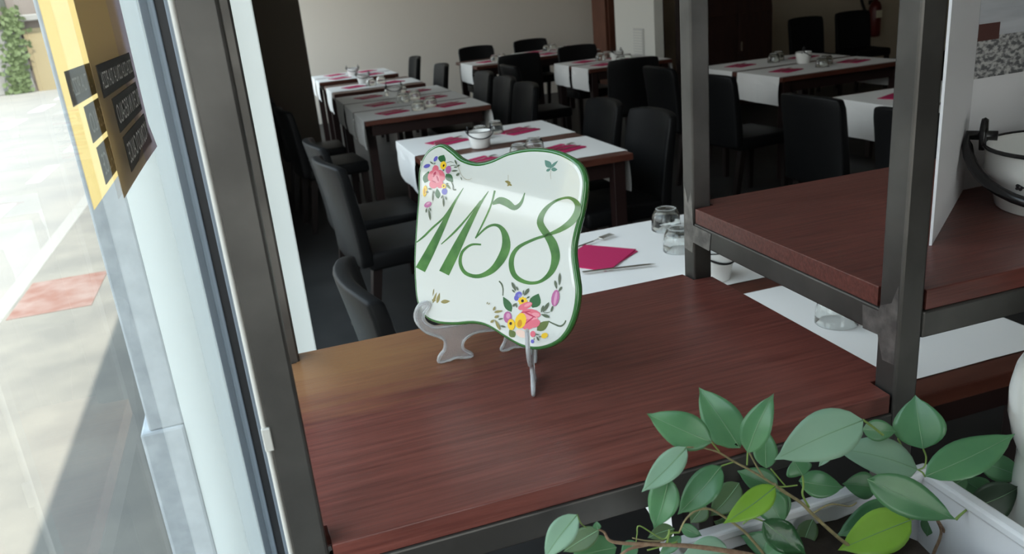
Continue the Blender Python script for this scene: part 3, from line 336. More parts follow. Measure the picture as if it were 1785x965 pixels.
('spray_top','stem','p',[(-0.1622,0.1634),(-0.1619,0.1642),(-0.1618,0.1650),(-0.1620,0.1658),(-0.1623,0.1665),(-0.1628,0.1672),(-0.1633,0.1680),(-0.1634,0.1671),(-0.1635,0.1663),(-0.1635,0.1656),(-0.1633,0.1648),(-0.1629,0.1641)]),
('spray_top','stem','p',[(-0.1505,0.1584),(-0.1495,0.1590),(-0.1489,0.1598),(-0.1485,0.1605),(-0.1484,0.1614),(-0.1485,0.1623),(-0.1485,0.1631),(-0.1493,0.1624),(-0.1500,0.1617),(-0.1505,0.1610),(-0.1508,0.1602),(-0.1509,0.1593)]),
('spray_top','stem','p',[(-0.1461,0.1483),(-0.1455,0.1507),(-0.1455,0.1530),(-0.1457,0.1553),(-0.1463,0.1575),(-0.1470,0.1598),(-0.1477,0.1620),(-0.1479,0.1597),(-0.1481,0.1574),(-0.1481,0.1550),(-0.1478,0.1528),(-0.1472,0.1505)]),
('spray_top','stem','p',[(-0.1422,0.1572),(-0.1419,0.1583),(-0.1421,0.1592),(-0.1425,0.1600),(-0.1431,0.1608),(-0.1439,0.1615),(-0.1447,0.1622),(-0.1447,0.1613),(-0.1446,0.1603),(-0.1444,0.1594),(-0.1440,0.1586),(-0.1433,0.1578)]),
('spray_top','stem','p',[(-0.1442,0.1766),(-0.1434,0.1762),(-0.1427,0.1761),(-0.1421,0.1762),(-0.1415,0.1765),(-0.1410,0.1769),(-0.1405,0.1774),(-0.1412,0.1776),(-0.1419,0.1777),(-0.1426,0.1777),(-0.1432,0.1776),(-0.1437,0.1773)]),
('spray_top','stem','p',[(-0.1737,0.1392),(-0.1728,0.1403),(-0.1724,0.1414),(-0.1724,0.1425),(-0.1726,0.1435),(-0.1729,0.1446),(-0.1734,0.1457),(-0.1739,0.1446),(-0.1744,0.1435),(-0.1748,0.1424),(-0.1748,0.1414),(-0.1745,0.1403)]),
('spray_top','stem','p',[(-0.1662,0.1304),(-0.1659,0.1332),(-0.1661,0.1359),(-0.1668,0.1385),(-0.1678,0.1410),(-0.1690,0.1435),(-0.1703,0.1459),(-0.1702,0.1432),(-0.1701,0.1405),(-0.1697,0.1379),(-0.1690,0.1353),(-0.1679,0.1328)]),
('spray_top','stem','p',[(-0.1657,0.1422),(-0.1656,0.1432),(-0.1658,0.1441),(-0.1663,0.1448),(-0.1670,0.1454),(-0.1679,0.1460),(-0.1688,0.1466),(-0.1687,0.1457),(-0.1685,0.1448),(-0.1682,0.1440),(-0.1677,0.1433),(-0.1669,0.1426)]),
('spray_top','stem','p',[(-0.1505,0.1923),(-0.1495,0.1919),(-0.1488,0.1919),(-0.1484,0.1921),(-0.1480,0.1925),(-0.1477,0.1930),(-0.1475,0.1936),(-0.1483,0.1937),(-0.1490,0.1938),(-0.1496,0.1938),(-0.1501,0.1936),(-0.1504,0.1931)]),
('spray_low','leaf','p',[(-0.0372,0.0356),(-0.0364,0.0402),(-0.0373,0.0436),(-0.0395,0.0463),(-0.0426,0.0484),(-0.0464,0.0501),(-0.0505,0.0516),(-0.0502,0.0477),(-0.0496,0.0441),(-0.0483,0.0408),(-0.0460,0.0382),(-0.0425,0.0363)]),
('spray_low','stem','s',[(-0.0582,0.0684),(-0.0575,0.0679),(-0.0564,0.0671),(-0.0554,0.0663),(-0.0545,0.0653),(-0.0538,0.0643),(-0.0531,0.0631),(-0.0525,0.0617),(-0.0521,0.0602),(-0.0518,0.0583),(-0.0517,0.0561),(-0.0517,0.0540),(-0.0516,0.0525)],[(-0.0570,0.0696),(-0.0562,0.0692),(-0.0550,0.0685),(-0.0537,0.0676),(-0.0525,0.0665),(-0.0517,0.0652),(-0.0511,0.0638),(-0.0507,0.0623),(-0.0503,0.0606),(-0.0501,0.0586),(-0.0501,0.0562),(-0.0501,0.0541),(-0.0501,0.0527)]),
('spray_low','leaf','p',[(-0.0087,0.0445),(-0.0025,0.0463),(0.0008,0.0488),(0.0020,0.0517),(0.0017,0.0549),(0.0003,0.0583),(-0.0015,0.0619),(-0.0058,0.0597),(-0.0095,0.0574),(-0.0123,0.0548),(-0.0134,0.0519),(-0.0125,0.0485)]),
('spray_low','leaf2','p',[(-0.0007,0.0195),(0.0046,0.0196),(0.0083,0.0210),(0.0109,0.0233),(0.0127,0.0262),(0.0140,0.0296),(0.0151,0.0333),(0.0109,0.0323),(0.0070,0.0312),(0.0036,0.0295),(0.0010,0.0272),(-0.0006,0.0240)]),
('spray_low','stem','s',[(0.0137,0.0320),(0.0149,0.0316),(0.0167,0.0309),(0.0188,0.0303),(0.0209,0.0298),(0.0229,0.0293),(0.0252,0.0287),(0.0274,0.0284),(0.0296,0.0284),(0.0315,0.0290),(0.0331,0.0300),(0.0343,0.0311),(0.0353,0.0323),(0.0361,0.0336),(0.0367,0.0349),(0.0370,0.0361),(0.0372,0.0369)],[(0.0142,0.0331),(0.0155,0.0328),(0.0174,0.0324),(0.0195,0.0319),(0.0216,0.0315),(0.0237,0.0311),(0.0259,0.0307),(0.0279,0.0304),(0.0295,0.0304),(0.0307,0.0308),(0.0318,0.0315),(0.0328,0.0323),(0.0337,0.0332),(0.0344,0.0342),(0.0350,0.0353),(0.0354,0.0364),(0.0357,0.0372)]),
('spray_low','leaf2','p',[(-0.0307,0.0067),(-0.0294,0.0101),(-0.0296,0.0122),(-0.0309,0.0135),(-0.0331,0.0141),(-0.0358,0.0143),(-0.0388,0.0143),(-0.0391,0.0118),(-0.0391,0.0094),(-0.0386,0.0075),(-0.0372,0.0063),(-0.0347,0.0059)]),
('spray_low','blue','p',[(-0.0250,0.0600),(-0.0241,0.0584),(-0.0244,0.0563),(-0.0259,0.0544),(-0.0281,0.0530),(-0.0306,0.0526),(-0.0325,0.0533),(-0.0335,0.0549),(-0.0332,0.0570),(-0.0317,0.0590),(-0.0294,0.0603),(-0.0270,0.0607)]),
('spray_low','blue2','p',[(-0.0250,0.0561),(-0.0252,0.0550),(-0.0261,0.0540),(-0.0273,0.0535),(-0.0285,0.0537),(-0.0295,0.0544),(-0.0299,0.0555),(-0.0297,0.0566),(-0.0288,0.0576),(-0.0276,0.0580),(-0.0264,0.0579),(-0.0254,0.0572)]),
('spray_low','blue','p',[(-0.0284,0.0531),(-0.0287,0.0514),(-0.0298,0.0500),(-0.0313,0.0493),(-0.0330,0.0495),(-0.0343,0.0506),(-0.0348,0.0522),(-0.0345,0.0539),(-0.0334,0.0553),(-0.0318,0.0559),(-0.0302,0.0557),(-0.0289,0.0547)]),
('spray_low','yellow','p',[(-0.0158,0.0514),(-0.0161,0.0506),(-0.0170,0.0499),(-0.0182,0.0495),(-0.0194,0.0496),(-0.0204,0.0500),(-0.0207,0.0507),(-0.0205,0.0515),(-0.0196,0.0522),(-0.0184,0.0526),(-0.0172,0.0526),(-0.0162,0.0521)]),
('spray_low','yellow','p',[(-0.0175,0.0475),(-0.0184,0.0471),(-0.0195,0.0470),(-0.0205,0.0475),(-0.0213,0.0482),(-0.0215,0.0491),(-0.0212,0.0499),(-0.0203,0.0504),(-0.0192,0.0504),(-0.0181,0.0500),(-0.0174,0.0492),(-0.0171,0.0483)]),
('spray_low','yellow','p',[(-0.0221,0.0454),(-0.0230,0.0455),(-0.0237,0.0461),(-0.0241,0.0471),(-0.0239,0.0482),(-0.0233,0.0491),(-0.0224,0.0495),(-0.0214,0.0493),(-0.0207,0.0487),(-0.0204,0.0477),(-0.0205,0.0466),(-0.0212,0.0458)]),
('spray_low','yellow','p',[(-0.0269,0.0462),(-0.0273,0.0469),(-0.0273,0.0478),(-0.0266,0.0488),(-0.0256,0.0495),(-0.0245,0.0498),(-0.0236,0.0496),(-0.0231,0.0489),(-0.0232,0.0479),(-0.0238,0.0470),(-0.0249,0.0462),(-0.0260,0.0460)]),
('spray_low','yellow','p',[(-0.0291,0.0495),(-0.0288,0.0504),(-0.0280,0.0510),(-0.0267,0.0514),(-0.0255,0.0514),(-0.0246,0.0510),(-0.0242,0.0502),(-0.0244,0.0494),(-0.0253,0.0487),(-0.0265,0.0483),(-0.0278,0.0484),(-0.0287,0.0488)]),
('spray_low','yellow','p',[(-0.0274,0.0534),(-0.0266,0.0539),(-0.0254,0.0539),(-0.0244,0.0535),(-0.0236,0.0527),(-0.0234,0.0518),(-0.0237,0.0510),(-0.0246,0.0506),(-0.0257,0.0505),(-0.0268,0.0510),(-0.0276,0.0517),(-0.0278,0.0527)]),
('spray_low','yellow','p',[(-0.0228,0.0556),(-0.0219,0.0554),(-0.0212,0.0548),(-0.0208,0.0538),(-0.0210,0.0527),(-0.0216,0.0519),(-0.0225,0.0515),(-0.0235,0.0517),(-0.0242,0.0523),(-0.0245,0.0533),(-0.0244,0.0544),(-0.0237,0.0552)]),
('spray_low','yellow','p',[(-0.0181,0.0548),(-0.0176,0.0541),(-0.0177,0.0531),(-0.0183,0.0522),(-0.0193,0.0514),(-0.0204,0.0512),(-0.0213,0.0514),(-0.0218,0.0520),(-0.0217,0.0530),(-0.0210,0.0540),(-0.0200,0.0547),(-0.0190,0.0550)]),
('spray_low','dark','p',[(-0.0207,0.0508),(-0.0209,0.0499),(-0.0216,0.0492),(-0.0226,0.0488),(-0.0236,0.0489),(-0.0243,0.0494),(-0.0247,0.0503),(-0.0245,0.0512),(-0.0238,0.0519),(-0.0228,0.0523),(-0.0218,0.0522),(-0.0211,0.0517)]),
('spray_low','rose','p',[(-0.0092,0.0498),(-0.0095,0.0475),(-0.0122,0.0446),(-0.0166,0.0418),(-0.0215,0.0399),(-0.0257,0.0394),(-0.0280,0.0404),(-0.0278,0.0428),(-0.0250,0.0457),(-0.0206,0.0485),(-0.0156,0.0503),(-0.0115,0.0508)]),
('spray_low','rose2','p',[(-0.0102,0.0498),(-0.0104,0.0488),(-0.0118,0.0473),(-0.0141,0.0458),(-0.0166,0.0447),(-0.0187,0.0442),(-0.0199,0.0445),(-0.0197,0.0456),(-0.0183,0.0471),(-0.0160,0.0486),(-0.0134,0.0497),(-0.0113,0.0502)]),
('spray_low','rose','p',[(0.0032,0.0380),(0.0012,0.0353),(-0.0038,0.0332),(-0.0105,0.0322),(-0.0171,0.0327),(-0.0219,0.0345),(-0.0234,0.0372),(-0.0214,0.0400),(-0.0163,0.0421),(-0.0095,0.0430),(-0.0030,0.0425),(0.0017,0.0406)]),
('spray_low','rose2','p',[(0.0004,0.0309),(-0.0022,0.0278),(-0.0080,0.0258),(-0.0154,0.0254),(-0.0224,0.0268),(-0.0272,0.0295),(-0.0283,0.0329),(-0.0256,0.0360),(-0.0198,0.0380),(-0.0124,0.0383),(-0.0054,0.0369),(-0.0008,0.0342)]),
('spray_low','rose','p',[(0.0028,0.0310),(0.0032,0.0286),(0.0018,0.0258),(-0.0011,0.0234),(-0.0047,0.0221),(-0.0081,0.0221),(-0.0103,0.0235),(-0.0107,0.0259),(-0.0093,0.0287),(-0.0063,0.0310),(-0.0027,0.0324),(0.0007,0.0323)]),
('spray_low','rose','p',[(-0.0039,0.0276),(-0.0043,0.0243),(-0.0071,0.0211),(-0.0116,0.0188),(-0.0166,0.0181),(-0.0207,0.0192),(-0.0229,0.0217),(-0.0224,0.0251),(-0.0196,0.0283),(-0.0150,0.0306),(-0.0101,0.0312),(-0.0060,0.0301)]),
('spray_low','rose3','p',[(-0.0027,0.0342),(-0.0041,0.0340),(-0.0076,0.0344),(-0.0122,0.0353),(-0.0167,0.0365),(-0.0198,0.0377),(-0.0209,0.0385),(-0.0194,0.0387),(-0.0159,0.0383),(-0.0113,0.0373),(-0.0068,0.0361),(-0.0037,0.0350)]),
('spray_low','rose3','p',[(-0.0041,0.0363),(-0.0046,0.0352),(-0.0068,0.0328),(-0.0100,0.0298),(-0.0134,0.0268),(-0.0161,0.0248),(-0.0173,0.0243),(-0.0167,0.0253),(-0.0146,0.0277),(-0.0113,0.0308),(-0.0080,0.0337),(-0.0053,0.0357)]),
('spray_low','rose3','p',[(-0.0097,0.0408),(-0.0106,0.0402),(-0.0131,0.0391),(-0.0166,0.0380),(-0.0203,0.0370),(-0.0230,0.0365),(-0.0240,0.0365),(-0.0232,0.0371),(-0.0206,0.0382),(-0.0170,0.0393),(-0.0135,0.0403),(-0.0108,0.0408)]),
('spray_low','rose2','p',[(0.0021,0.0376),(0.0012,0.0365),(-0.0008,0.0356),(-0.0036,0.0353),(-0.0062,0.0356),(-0.0081,0.0365),(-0.0087,0.0376),(-0.0078,0.0387),(-0.0057,0.0396),(-0.0030,0.0399),(-0.0003,0.0396),(0.0015,0.0387)]),
('spray_low','yellow','p',[(-0.0159,0.0268),(-0.0180,0.0221),(-0.0216,0.0189),(-0.0256,0.0178),(-0.0291,0.0193),(-0.0311,0.0230),(-0.0310,0.0278),(-0.0289,0.0324),(-0.0253,0.0357),(-0.0212,0.0367),(-0.0178,0.0351),(-0.0159,0.0315)]),
('spray_low','orange','p',[(-0.0212,0.0240),(-0.0220,0.0217),(-0.0233,0.0200),(-0.0250,0.0194),(-0.0266,0.0200),(-0.0275,0.0216),(-0.0276,0.0239),(-0.0269,0.0263),(-0.0255,0.0280),(-0.0238,0.0286),(-0.0223,0.0280),(-0.0214,0.0263)]),
('spray_low','palepink','p',[(-0.0131,0.0107),(-0.0150,0.0089),(-0.0186,0.0081),(-0.0229,0.0084),(-0.0267,0.0098),(-0.0290,0.0120),(-0.0291,0.0143),(-0.0272,0.0161),(-0.0235,0.0169),(-0.0193,0.0166),(-0.0155,0.0152),(-0.0132,0.0130)]),
('spray_low','mauve','p',[(-0.0360,0.0295),(-0.0365,0.0260),(-0.0385,0.0231),(-0.0413,0.0217),(-0.0443,0.0222),(-0.0466,0.0244),(-0.0476,0.0277),(-0.0471,0.0313),(-0.0452,0.0341),(-0.0423,0.0355),(-0.0394,0.0350),(-0.0371,0.0328)]),
('spray_low','mauve2','p',[(-0.0385,0.0307),(-0.0388,0.0290),(-0.0397,0.0276),(-0.0411,0.0270),(-0.0425,0.0272),(-0.0436,0.0283),(-0.0441,0.0299),(-0.0438,0.0316),(-0.0429,0.0330),(-0.0415,0.0336),(-0.0401,0.0334),(-0.0390,0.0323)]),
('spray_low','yellow','p',[(-0.0309,0.0221),(-0.0311,0.0187),(-0.0325,0.0158),(-0.0350,0.0144),(-0.0377,0.0146),(-0.0401,0.0166),(-0.0414,0.0197),(-0.0413,0.0231),(-0.0398,0.0259),(-0.0374,0.0274),(-0.0346,0.0271),(-0.0322,0.0252)]),
('spray_low','dark','p',[(-0.0350,0.0223),(-0.0352,0.0214),(-0.0358,0.0206),(-0.0367,0.0202),(-0.0377,0.0203),(-0.0384,0.0208),(-0.0388,0.0217),(-0.0386,0.0227),(-0.0379,0.0235),(-0.0370,0.0239),(-0.0360,0.0238),(-0.0353,0.0232)]),
('spray_low','rose','p',[(-0.0018,0.0154),(-0.0022,0.0135),(-0.0034,0.0119),(-0.0051,0.0111),(-0.0070,0.0113),(-0.0084,0.0124),(-0.0091,0.0142),(-0.0087,0.0161),(-0.0075,0.0177),(-0.0057,0.0185),(-0.0039,0.0183),(-0.0024,0.0171)]),
('spray_low','blue','p',[(-0.0032,0.0066),(-0.0034,0.0055),(-0.0041,0.0045),(-0.0052,0.0040),(-0.0063,0.0042),(-0.0072,0.0048),(-0.0076,0.0059),(-0.0074,0.0071),(-0.0066,0.0080),(-0.0056,0.0085),(-0.0044,0.0084),(-0.0036,0.0077)]),
('spray_low','yellow','p',[(0.0144,0.0180),(0.0147,0.0165),(0.0138,0.0147),(0.0120,0.0131),(0.0097,0.0122),(0.0075,0.0123),(0.0061,0.0132),(0.0058,0.0148),(0.0067,0.0166),(0.0085,0.0181),(0.0109,0.0190),(0.0130,0.0190)]),
('spray_low','mauve','p',[(0.0263,0.0599),(0.0250,0.0551),(0.0228,0.0516),(0.0201,0.0504),(0.0177,0.0517),(0.0162,0.0552),(0.0161,0.0600),(0.0174,0.0648),(0.0197,0.0683),(0.0224,0.0695),(0.0248,0.0682),(0.0262,0.0647)]),
('spray_low','mauve2','p',[(0.0233,0.0595),(0.0226,0.0554),(0.0216,0.0525),(0.0205,0.0514),(0.0197,0.0525),(0.0194,0.0555),(0.0197,0.0595),(0.0204,0.0635),(0.0214,0.0665),(0.0225,0.0675),(0.0233,0.0665),(0.0236,0.0635)]),
('spray_low','stem','s',[(0.0176,0.0506),(0.0174,0.0499),(0.0170,0.0489),(0.0166,0.0479),(0.0163,0.0470),(0.0162,0.0461),(0.0161,0.0452),(0.0161,0.0445),(0.0161,0.0439)],[(0.0193,0.0504),(0.0192,0.0497),(0.0191,0.0487),(0.0190,0.0476),(0.0188,0.0467),(0.0185,0.0458),(0.0180,0.0449),(0.0175,0.0442),(0.0172,0.0437)]),
('spray_low','stem','s',[(0.0153,0.0437),(0.0149,0.0435),(0.0142,0.0432),(0.0134,0.0428),(0.0125,0.0425),(0.0113,0.0422),(0.0097,0.0419),(0.0083,0.0417),(0.0073,0.0415)],[(0.0156,0.0432),(0.0152,0.0430),(0.0145,0.0426),(0.0137,0.0423),(0.0127,0.0419),(0.0114,0.0416),(0.0098,0.0414),(0.0083,0.0411),(0.0073,0.0410)]),
('spray_low','stem','p',[(-0.0392,0.0703),(-0.0392,0.0680),(-0.0385,0.0661),(-0.0374,0.0644),(-0.0358,0.0630),(-0.0341,0.0616),(-0.0322,0.0603),(-0.0326,0.0624),(-0.0332,0.0644),(-0.0340,0.0663),(-0.0352,0.0679),(-0.0368,0.0693)]),
('spray_low','stem','p',[(-0.0320,0.0661),(-0.0323,0.0650),(-0.0321,0.0640),(-0.0317,0.0632),(-0.0311,0.0625),(-0.0303,0.0619),(-0.0295,0.0612),(-0.0295,0.0622),(-0.0295,0.0632),(-0.0297,0.0641),(-0.0301,0.0649),(-0.0309,0.0656)]),
('spray_low','stem','p',[(-0.0379,0.0617),(-0.0377,0.0606),(-0.0372,0.0599),(-0.0365,0.0594),(-0.0356,0.0590),(-0.0346,0.0588),(-0.0336,0.0586),(-0.0340,0.0594),(-0.0344,0.0602),(-0.0350,0.0609),(-0.0357,0.0614),(-0.0367,0.0617)]),
('spray_low','stem','p',[(-0.0146,0.0663),(-0.0170,0.0652),(-0.0185,0.0638),(-0.0195,0.0622),(-0.0201,0.0605),(-0.0205,0.0586),(-0.0207,0.0567),(-0.0189,0.0580),(-0.0172,0.0593),(-0.0158,0.0608),(-0.0148,0.0624),(-0.0143,0.0642)]),
('spray_low','stem','p',[(-0.0218,0.0633),(-0.0225,0.0622),(-0.0228,0.0612),(-0.0228,0.0601),(-0.0227,0.0591),(-0.0225,0.0581),(-0.0222,0.0570),(-0.0218,0.0581),(-0.0214,0.0591),(-0.0212,0.0602),(-0.0211,0.0612),(-0.0213,0.0623)]),
('spray_low','stem','p',[(-0.0127,0.0571),(-0.0139,0.0571),(-0.0149,0.0568),(-0.0157,0.0563),(-0.0163,0.0556),(-0.0169,0.0549),(-0.0174,0.0541),(-0.0164,0.0543),(-0.0154,0.0545),(-0.0145,0.0549),(-0.0137,0.0554),(-0.0131,0.0561)]),
('spray_low','stem','p',[(-0.0358,0.0421),(-0.0340,0.0423),(-0.0327,0.0429),(-0.0317,0.0437),(-0.0310,0.0447),(-0.0304,0.0459),(-0.0299,0.0471),(-0.0314,0.0467),(-0.0328,0.0462),(-0.0340,0.0456),(-0.0350,0.0447),(-0.0357,0.0436)]),
('spray_low','stem','p',[(-0.0301,0.0414),(-0.0294,0.0422),(-0.0291,0.0430),(-0.0290,0.0438),(-0.0291,0.0446),(-0.0293,0.0454),(-0.0296,0.0461),(-0.0301,0.0454),(-0.0304,0.0445),(-0.0307,0.0437),(-0.0308,0.0430),(-0.0306,0.0422)]),
('spray_low','stem','p',[(0.0191,0.0798),(0.0185,0.0778),(0.0186,0.0761),(0.0191,0.0745),(0.0199,0.0730),(0.0210,0.0715),(0.0222,0.0701),(0.0223,0.0719),(0.0223,0.0737),(0.0221,0.0754),(0.0216,0.0770),(0.0207,0.0785)]),
('spray_low','stem','p',[(0.0248,0.0890),(0.0238,0.0864),(0.0234,0.0838),(0.0235,0.0814),(0.0239,0.0789),(0.0246,0.0765),(0.0254,0.0741),(0.0259,0.0766),(0.0264,0.0791),(0.0266,0.0817),(0.0265,0.0842),(0.0260,0.0866)]),
('spray_low','stem','p',[(0.0289,0.0740),(0.0274,0.0733),(0.0263,0.0723),(0.0256,0.0712),(0.0252,0.0700),(0.0249,0.0688),(0.0247,0.0675),(0.0259,0.0683),(0.0270,0.0693),(0.0280,0.0703),(0.0286,0.0713),(0.0290,0.0726)]),
('spray_low','stem','p',[(0.0066,0.0498),(0.0050,0.0485),(0.0041,0.0470),(0.0036,0.0455),(0.0035,0.0439),(0.0036,0.0423),(0.0037,0.0407),(0.0049,0.0421),(0.0059,0.0436),(0.0067,0.0450),(0.0072,0.0465),(0.0072,0.0481)]),
('spray_low','stem','p',[(0.0134,0.0543),(0.0110,0.0525),(0.0092,0.0505),(0.0080,0.0483),(0.0072,0.0460),(0.0066,0.0435),(0.0061,0.0411),(0.0081,0.0430),(0.0099,0.0450),(0.0115,0.0471),(0.0127,0.0493),(0.0134,0.0517)]),
('spray_low','stem','p',[(0.0159,0.0374),(0.0143,0.0390),(0.0125,0.0398),(0.0105,0.0401),(0.0083,0.0400),(0.0061,0.0396),(0.0039,0.0392),(0.0056,0.0381),(0.0075,0.0372),(0.0094,0.0365),(0.0114,0.0363),(0.0135,0.0365)]),
('spray_low','stem','p',[(-0.0550,0.0240),(-0.0535,0.0238),(-0.0521,0.0240),(-0.0508,0.0245),(-0.0497,0.0251),(-0.0485,0.0259),(-0.0474,0.0267),(-0.0488,0.0266),(-0.0502,0.0265),(-0.0515,0.0262),(-0.0528,0.0257),(-0.0539,0.0250)]),
('spray_low','stem','p',[(-0.0512,0.0171),(-0.0500,0.0163),(-0.0487,0.0159),(-0.0473,0.0158),(-0.0458,0.0160),(-0.0443,0.0164),(-0.0429,0.0169),(-0.0442,0.0174),(-0.0455,0.0178),(-0.0468,0.0181),(-0.0482,0.0182),(-0.0497,0.0179)]),
('spray_low','stem','p',[(-0.0015,0.0152),(-0.0007,0.0147),(0.0002,0.0145),(0.0011,0.0146),(0.0020,0.0148),(0.0030,0.0152),(0.0039,0.0156),(0.0030,0.0159),(0.0021,0.0161),(0.0012,0.0162),(0.0003,0.0161),(-0.0006,0.0158)]),
('spray_low','stem','p',[(0.0038,0.0084),(0.0039,0.0097),(0.0036,0.0107),(0.0029,0.0116),(0.0020,0.0123),(0.0009,0.0128),(-0.0002,0.0134),(0.0000,0.0122),(0.0003,0.0111),(0.0007,0.0101),(0.0014,0.0093),(0.0024,0.0087)]),
('spray_low','stem','p',[(0.0029,0.0129),(0.0037,0.0126),(0.0044,0.0126),(0.0051,0.0128),(0.0058,0.0131),(0.0064,0.0136),(0.0070,0.0140),(0.0063,0.0141),(0.0055,0.0142),(0.0048,0.0141),(0.0041,0.0139),(0.0034,0.0135)]),
('spray_low','stem','p',[(-0.0035,0.0087),(-0.0028,0.0088),(-0.0024,0.0090),(-0.0022,0.0093),(-0.0022,0.0096),(-0.0023,0.0100),(-0.0024,0.0104),(-0.0029,0.0102),(-0.0033,0.0100),(-0.0037,0.0098),(-0.0038,0.0095),(-0.0038,0.0092)]),
('spray_low','olive','p',[(-0.0628,0.0334),(-0.0614,0.0341),(-0.0606,0.0350),(-0.0601,0.0360),(-0.0599,0.0370),(-0.0599,0.0381),(-0.0600,0.0391),(-0.0610,0.0383),(-0.0619,0.0375),(-0.0626,0.0366),(-0.0631,0.0357),(-0.0632,0.0346)]),
('spray_low','olive','p',[(-0.0614,0.0315),(-0.0589,0.0312),(-0.0567,0.0315),(-0.0546,0.0322),(-0.0526,0.0331),(-0.0506,0.0343),(-0.0487,0.0355),(-0.0510,0.0354),(-0.0533,0.0352),(-0.0555,0.0349),(-0.0576,0.0342),(-0.0595,0.0331)]),
('spray_low','olive','p',[(-0.0603,0.0253),(-0.0586,0.0250),(-0.0573,0.0253),(-0.0562,0.0259),(-0.0554,0.0267),(-0.0547,0.0278),(-0.0540,0.0289),(-0.0555,0.0288),(-0.0568,0.0287),(-0.0581,0.0283),(-0.0591,0.0277),(-0.0599,0.0268)]),
('spray_low','olive','p',[(-0.0657,0.0186),(-0.0640,0.0187),(-0.0627,0.0192),(-0.0618,0.0200),(-0.0611,0.0209),(-0.0606,0.0220),(-0.0601,0.0232),(-0.0615,0.0228),(-0.0628,0.0223),(-0.0640,0.0218),(-0.0649,0.0210),(-0.0655,0.0200)]),
('spray_low','olive','p',[(-0.0508,0.0119),(-0.0510,0.0145),(-0.0519,0.0167),(-0.0533,0.0186),(-0.0551,0.0203),(-0.0572,0.0218),(-0.0595,0.0233),(-0.0588,0.0209),(-0.0580,0.0186),(-0.0570,0.0165),(-0.0555,0.0146),(-0.0536,0.0130)]),
('spray_low','olive','p',[(-0.0724,0.0395),(-0.0718,0.0400),(-0.0715,0.0405),(-0.0713,0.0411),(-0.0712,0.0417),(-0.0713,0.0423),(-0.0713,0.0428),(-0.0718,0.0423),(-0.0722,0.0418),(-0.0725,0.0412),(-0.0727,0.0407),(-0.0727,0.0401)]),
('spray_low','olive','p',[(-0.0698,0.0393),(-0.0691,0.0397),(-0.0686,0.0401),(-0.0683,0.0406),(-0.0682,0.0411),(-0.0681,0.0417),(-0.0680,0.0423),(-0.0685,0.0418),(-0.0691,0.0414),(-0.0695,0.0410),(-0.0698,0.0405),(-0.0699,0.0399)]),
('sprig_right','teal','p',[(0.0038,0.2030),(0.0044,0.2059),(0.0037,0.2079),(0.0023,0.2093),(0.0002,0.2101),(-0.0024,0.2107),(-0.0051,0.2111),(-0.0049,0.2088),(-0.0044,0.2066),(-0.0036,0.2048),(-0.0021,0.2035),(0.0003,0.2028)]),
('sprig_right','teal','p',[(0.0020,0.2020),(0.0047,0.2028),(0.0068,0.2040),(0.0086,0.2056),(0.0100,0.2073),(0.0113,0.2092),(0.0124,0.2112),(0.0101,0.2101),(0.0079,0.2090),(0.0059,0.2077),(0.0042,0.2061),(0.0028,0.2043)]),
('sprig_right','teal','p',[(0.0039,0.2015),(0.0053,0.1999),(0.0067,0.1993),(0.0082,0.1992),(0.0096,0.1996),(0.0110,0.2004),(0.0125,0.2013),(0.0111,0.2022),(0.0097,0.2030),(0.0083,0.2035),(0.0068,0.2035),(0.0054,0.2029)]),
('sprig_right','teal','p',[(-0.0023,0.1990),(-0.0006,0.1986),(0.0007,0.1987),(0.0018,0.1992),(0.0026,0.2000),(0.0033,0.2010),(0.0039,0.2021),(0.0024,0.2021),(0.0011,0.2021),(-0.0001,0.2018),(-0.0012,0.2013),(-0.0019,0.2004)]),
('sprig_right','thin','s',[(0.0038,0.1999),(0.0037,0.1987),(0.0035,0.1969),(0.0034,0.1952),(0.0038,0.1934),(0.0043,0.1917),(0.0046,0.1905)],[(0.0043,0.1999),(0.0041,0.1987),(0.0039,0.1969),(0.0039,0.1952),(0.0042,0.1935),(0.0046,0.1918),(0.0050,0.1906)]),
('sprig_mid','olive','p',[(-0.0474,0.1802),(-0.0481,0.1815),(-0.0492,0.1823),(-0.0504,0.1828),(-0.0518,0.1830),(-0.0533,0.1830),(-0.0548,0.1830),(-0.0539,0.1821),(-0.0529,0.1812),(-0.0518,0.1805),(-0.0505,0.1800),(-0.0491,0.1799)]),
('sprig_mid','olive','p',[(-0.0578,0.1848),(-0.0565,0.1836),(-0.0551,0.1830),(-0.0536,0.1827),(-0.0521,0.1828),(-0.0505,0.1830),(-0.0488,0.1834),(-0.0502,0.1842),(-0.0515,0.1850),(-0.0529,0.1855),(-0.0544,0.1857),(-0.0560,0.1855)]),
('sprig_mid','olive','p',[(-0.0537,0.1792),(-0.0526,0.1794),(-0.0518,0.1798),(-0.0513,0.1804),(-0.0510,0.1810),(-0.0508,0.1818),(-0.0508,0.1826),(-0.0517,0.1823),(-0.0525,0.1819),(-0.0532,0.1814),(-0.0537,0.1809),(-0.0539,0.1801)]),
('sprig_mid','thin','s',[(-0.0537,0.1922),(-0.0536,0.1901),(-0.0534,0.1872),(-0.0532,0.1851)],[(-0.0532,0.1922),(-0.0531,0.1901),(-0.0529,0.1872),(-0.0527,0.1851)]),
('sprig_left','olive','p',[(-0.1567,0.0284),(-0.1545,0.0308),(-0.1530,0.0333),(-0.1520,0.0358),(-0.1514,0.0384),(-0.1510,0.0410),(-0.1507,0.0436),(-0.1525,0.0412),(-0.1541,0.0387),(-0.1554,0.0363),(-0.1564,0.0338),(-0.1569,0.0312)]),
('sprig_left','olive','p',[(-0.1498,0.0294),(-0.1475,0.0317),(-0.1462,0.0340),(-0.1456,0.0363),(-0.1455,0.0387),(-0.1457,0.0411),(-0.1462,0.0435),(-0.1478,0.0412),(-0.1493,0.0389),(-0.1504,0.0366),(-0.1510,0.0343),(-0.1509,0.0319)]),
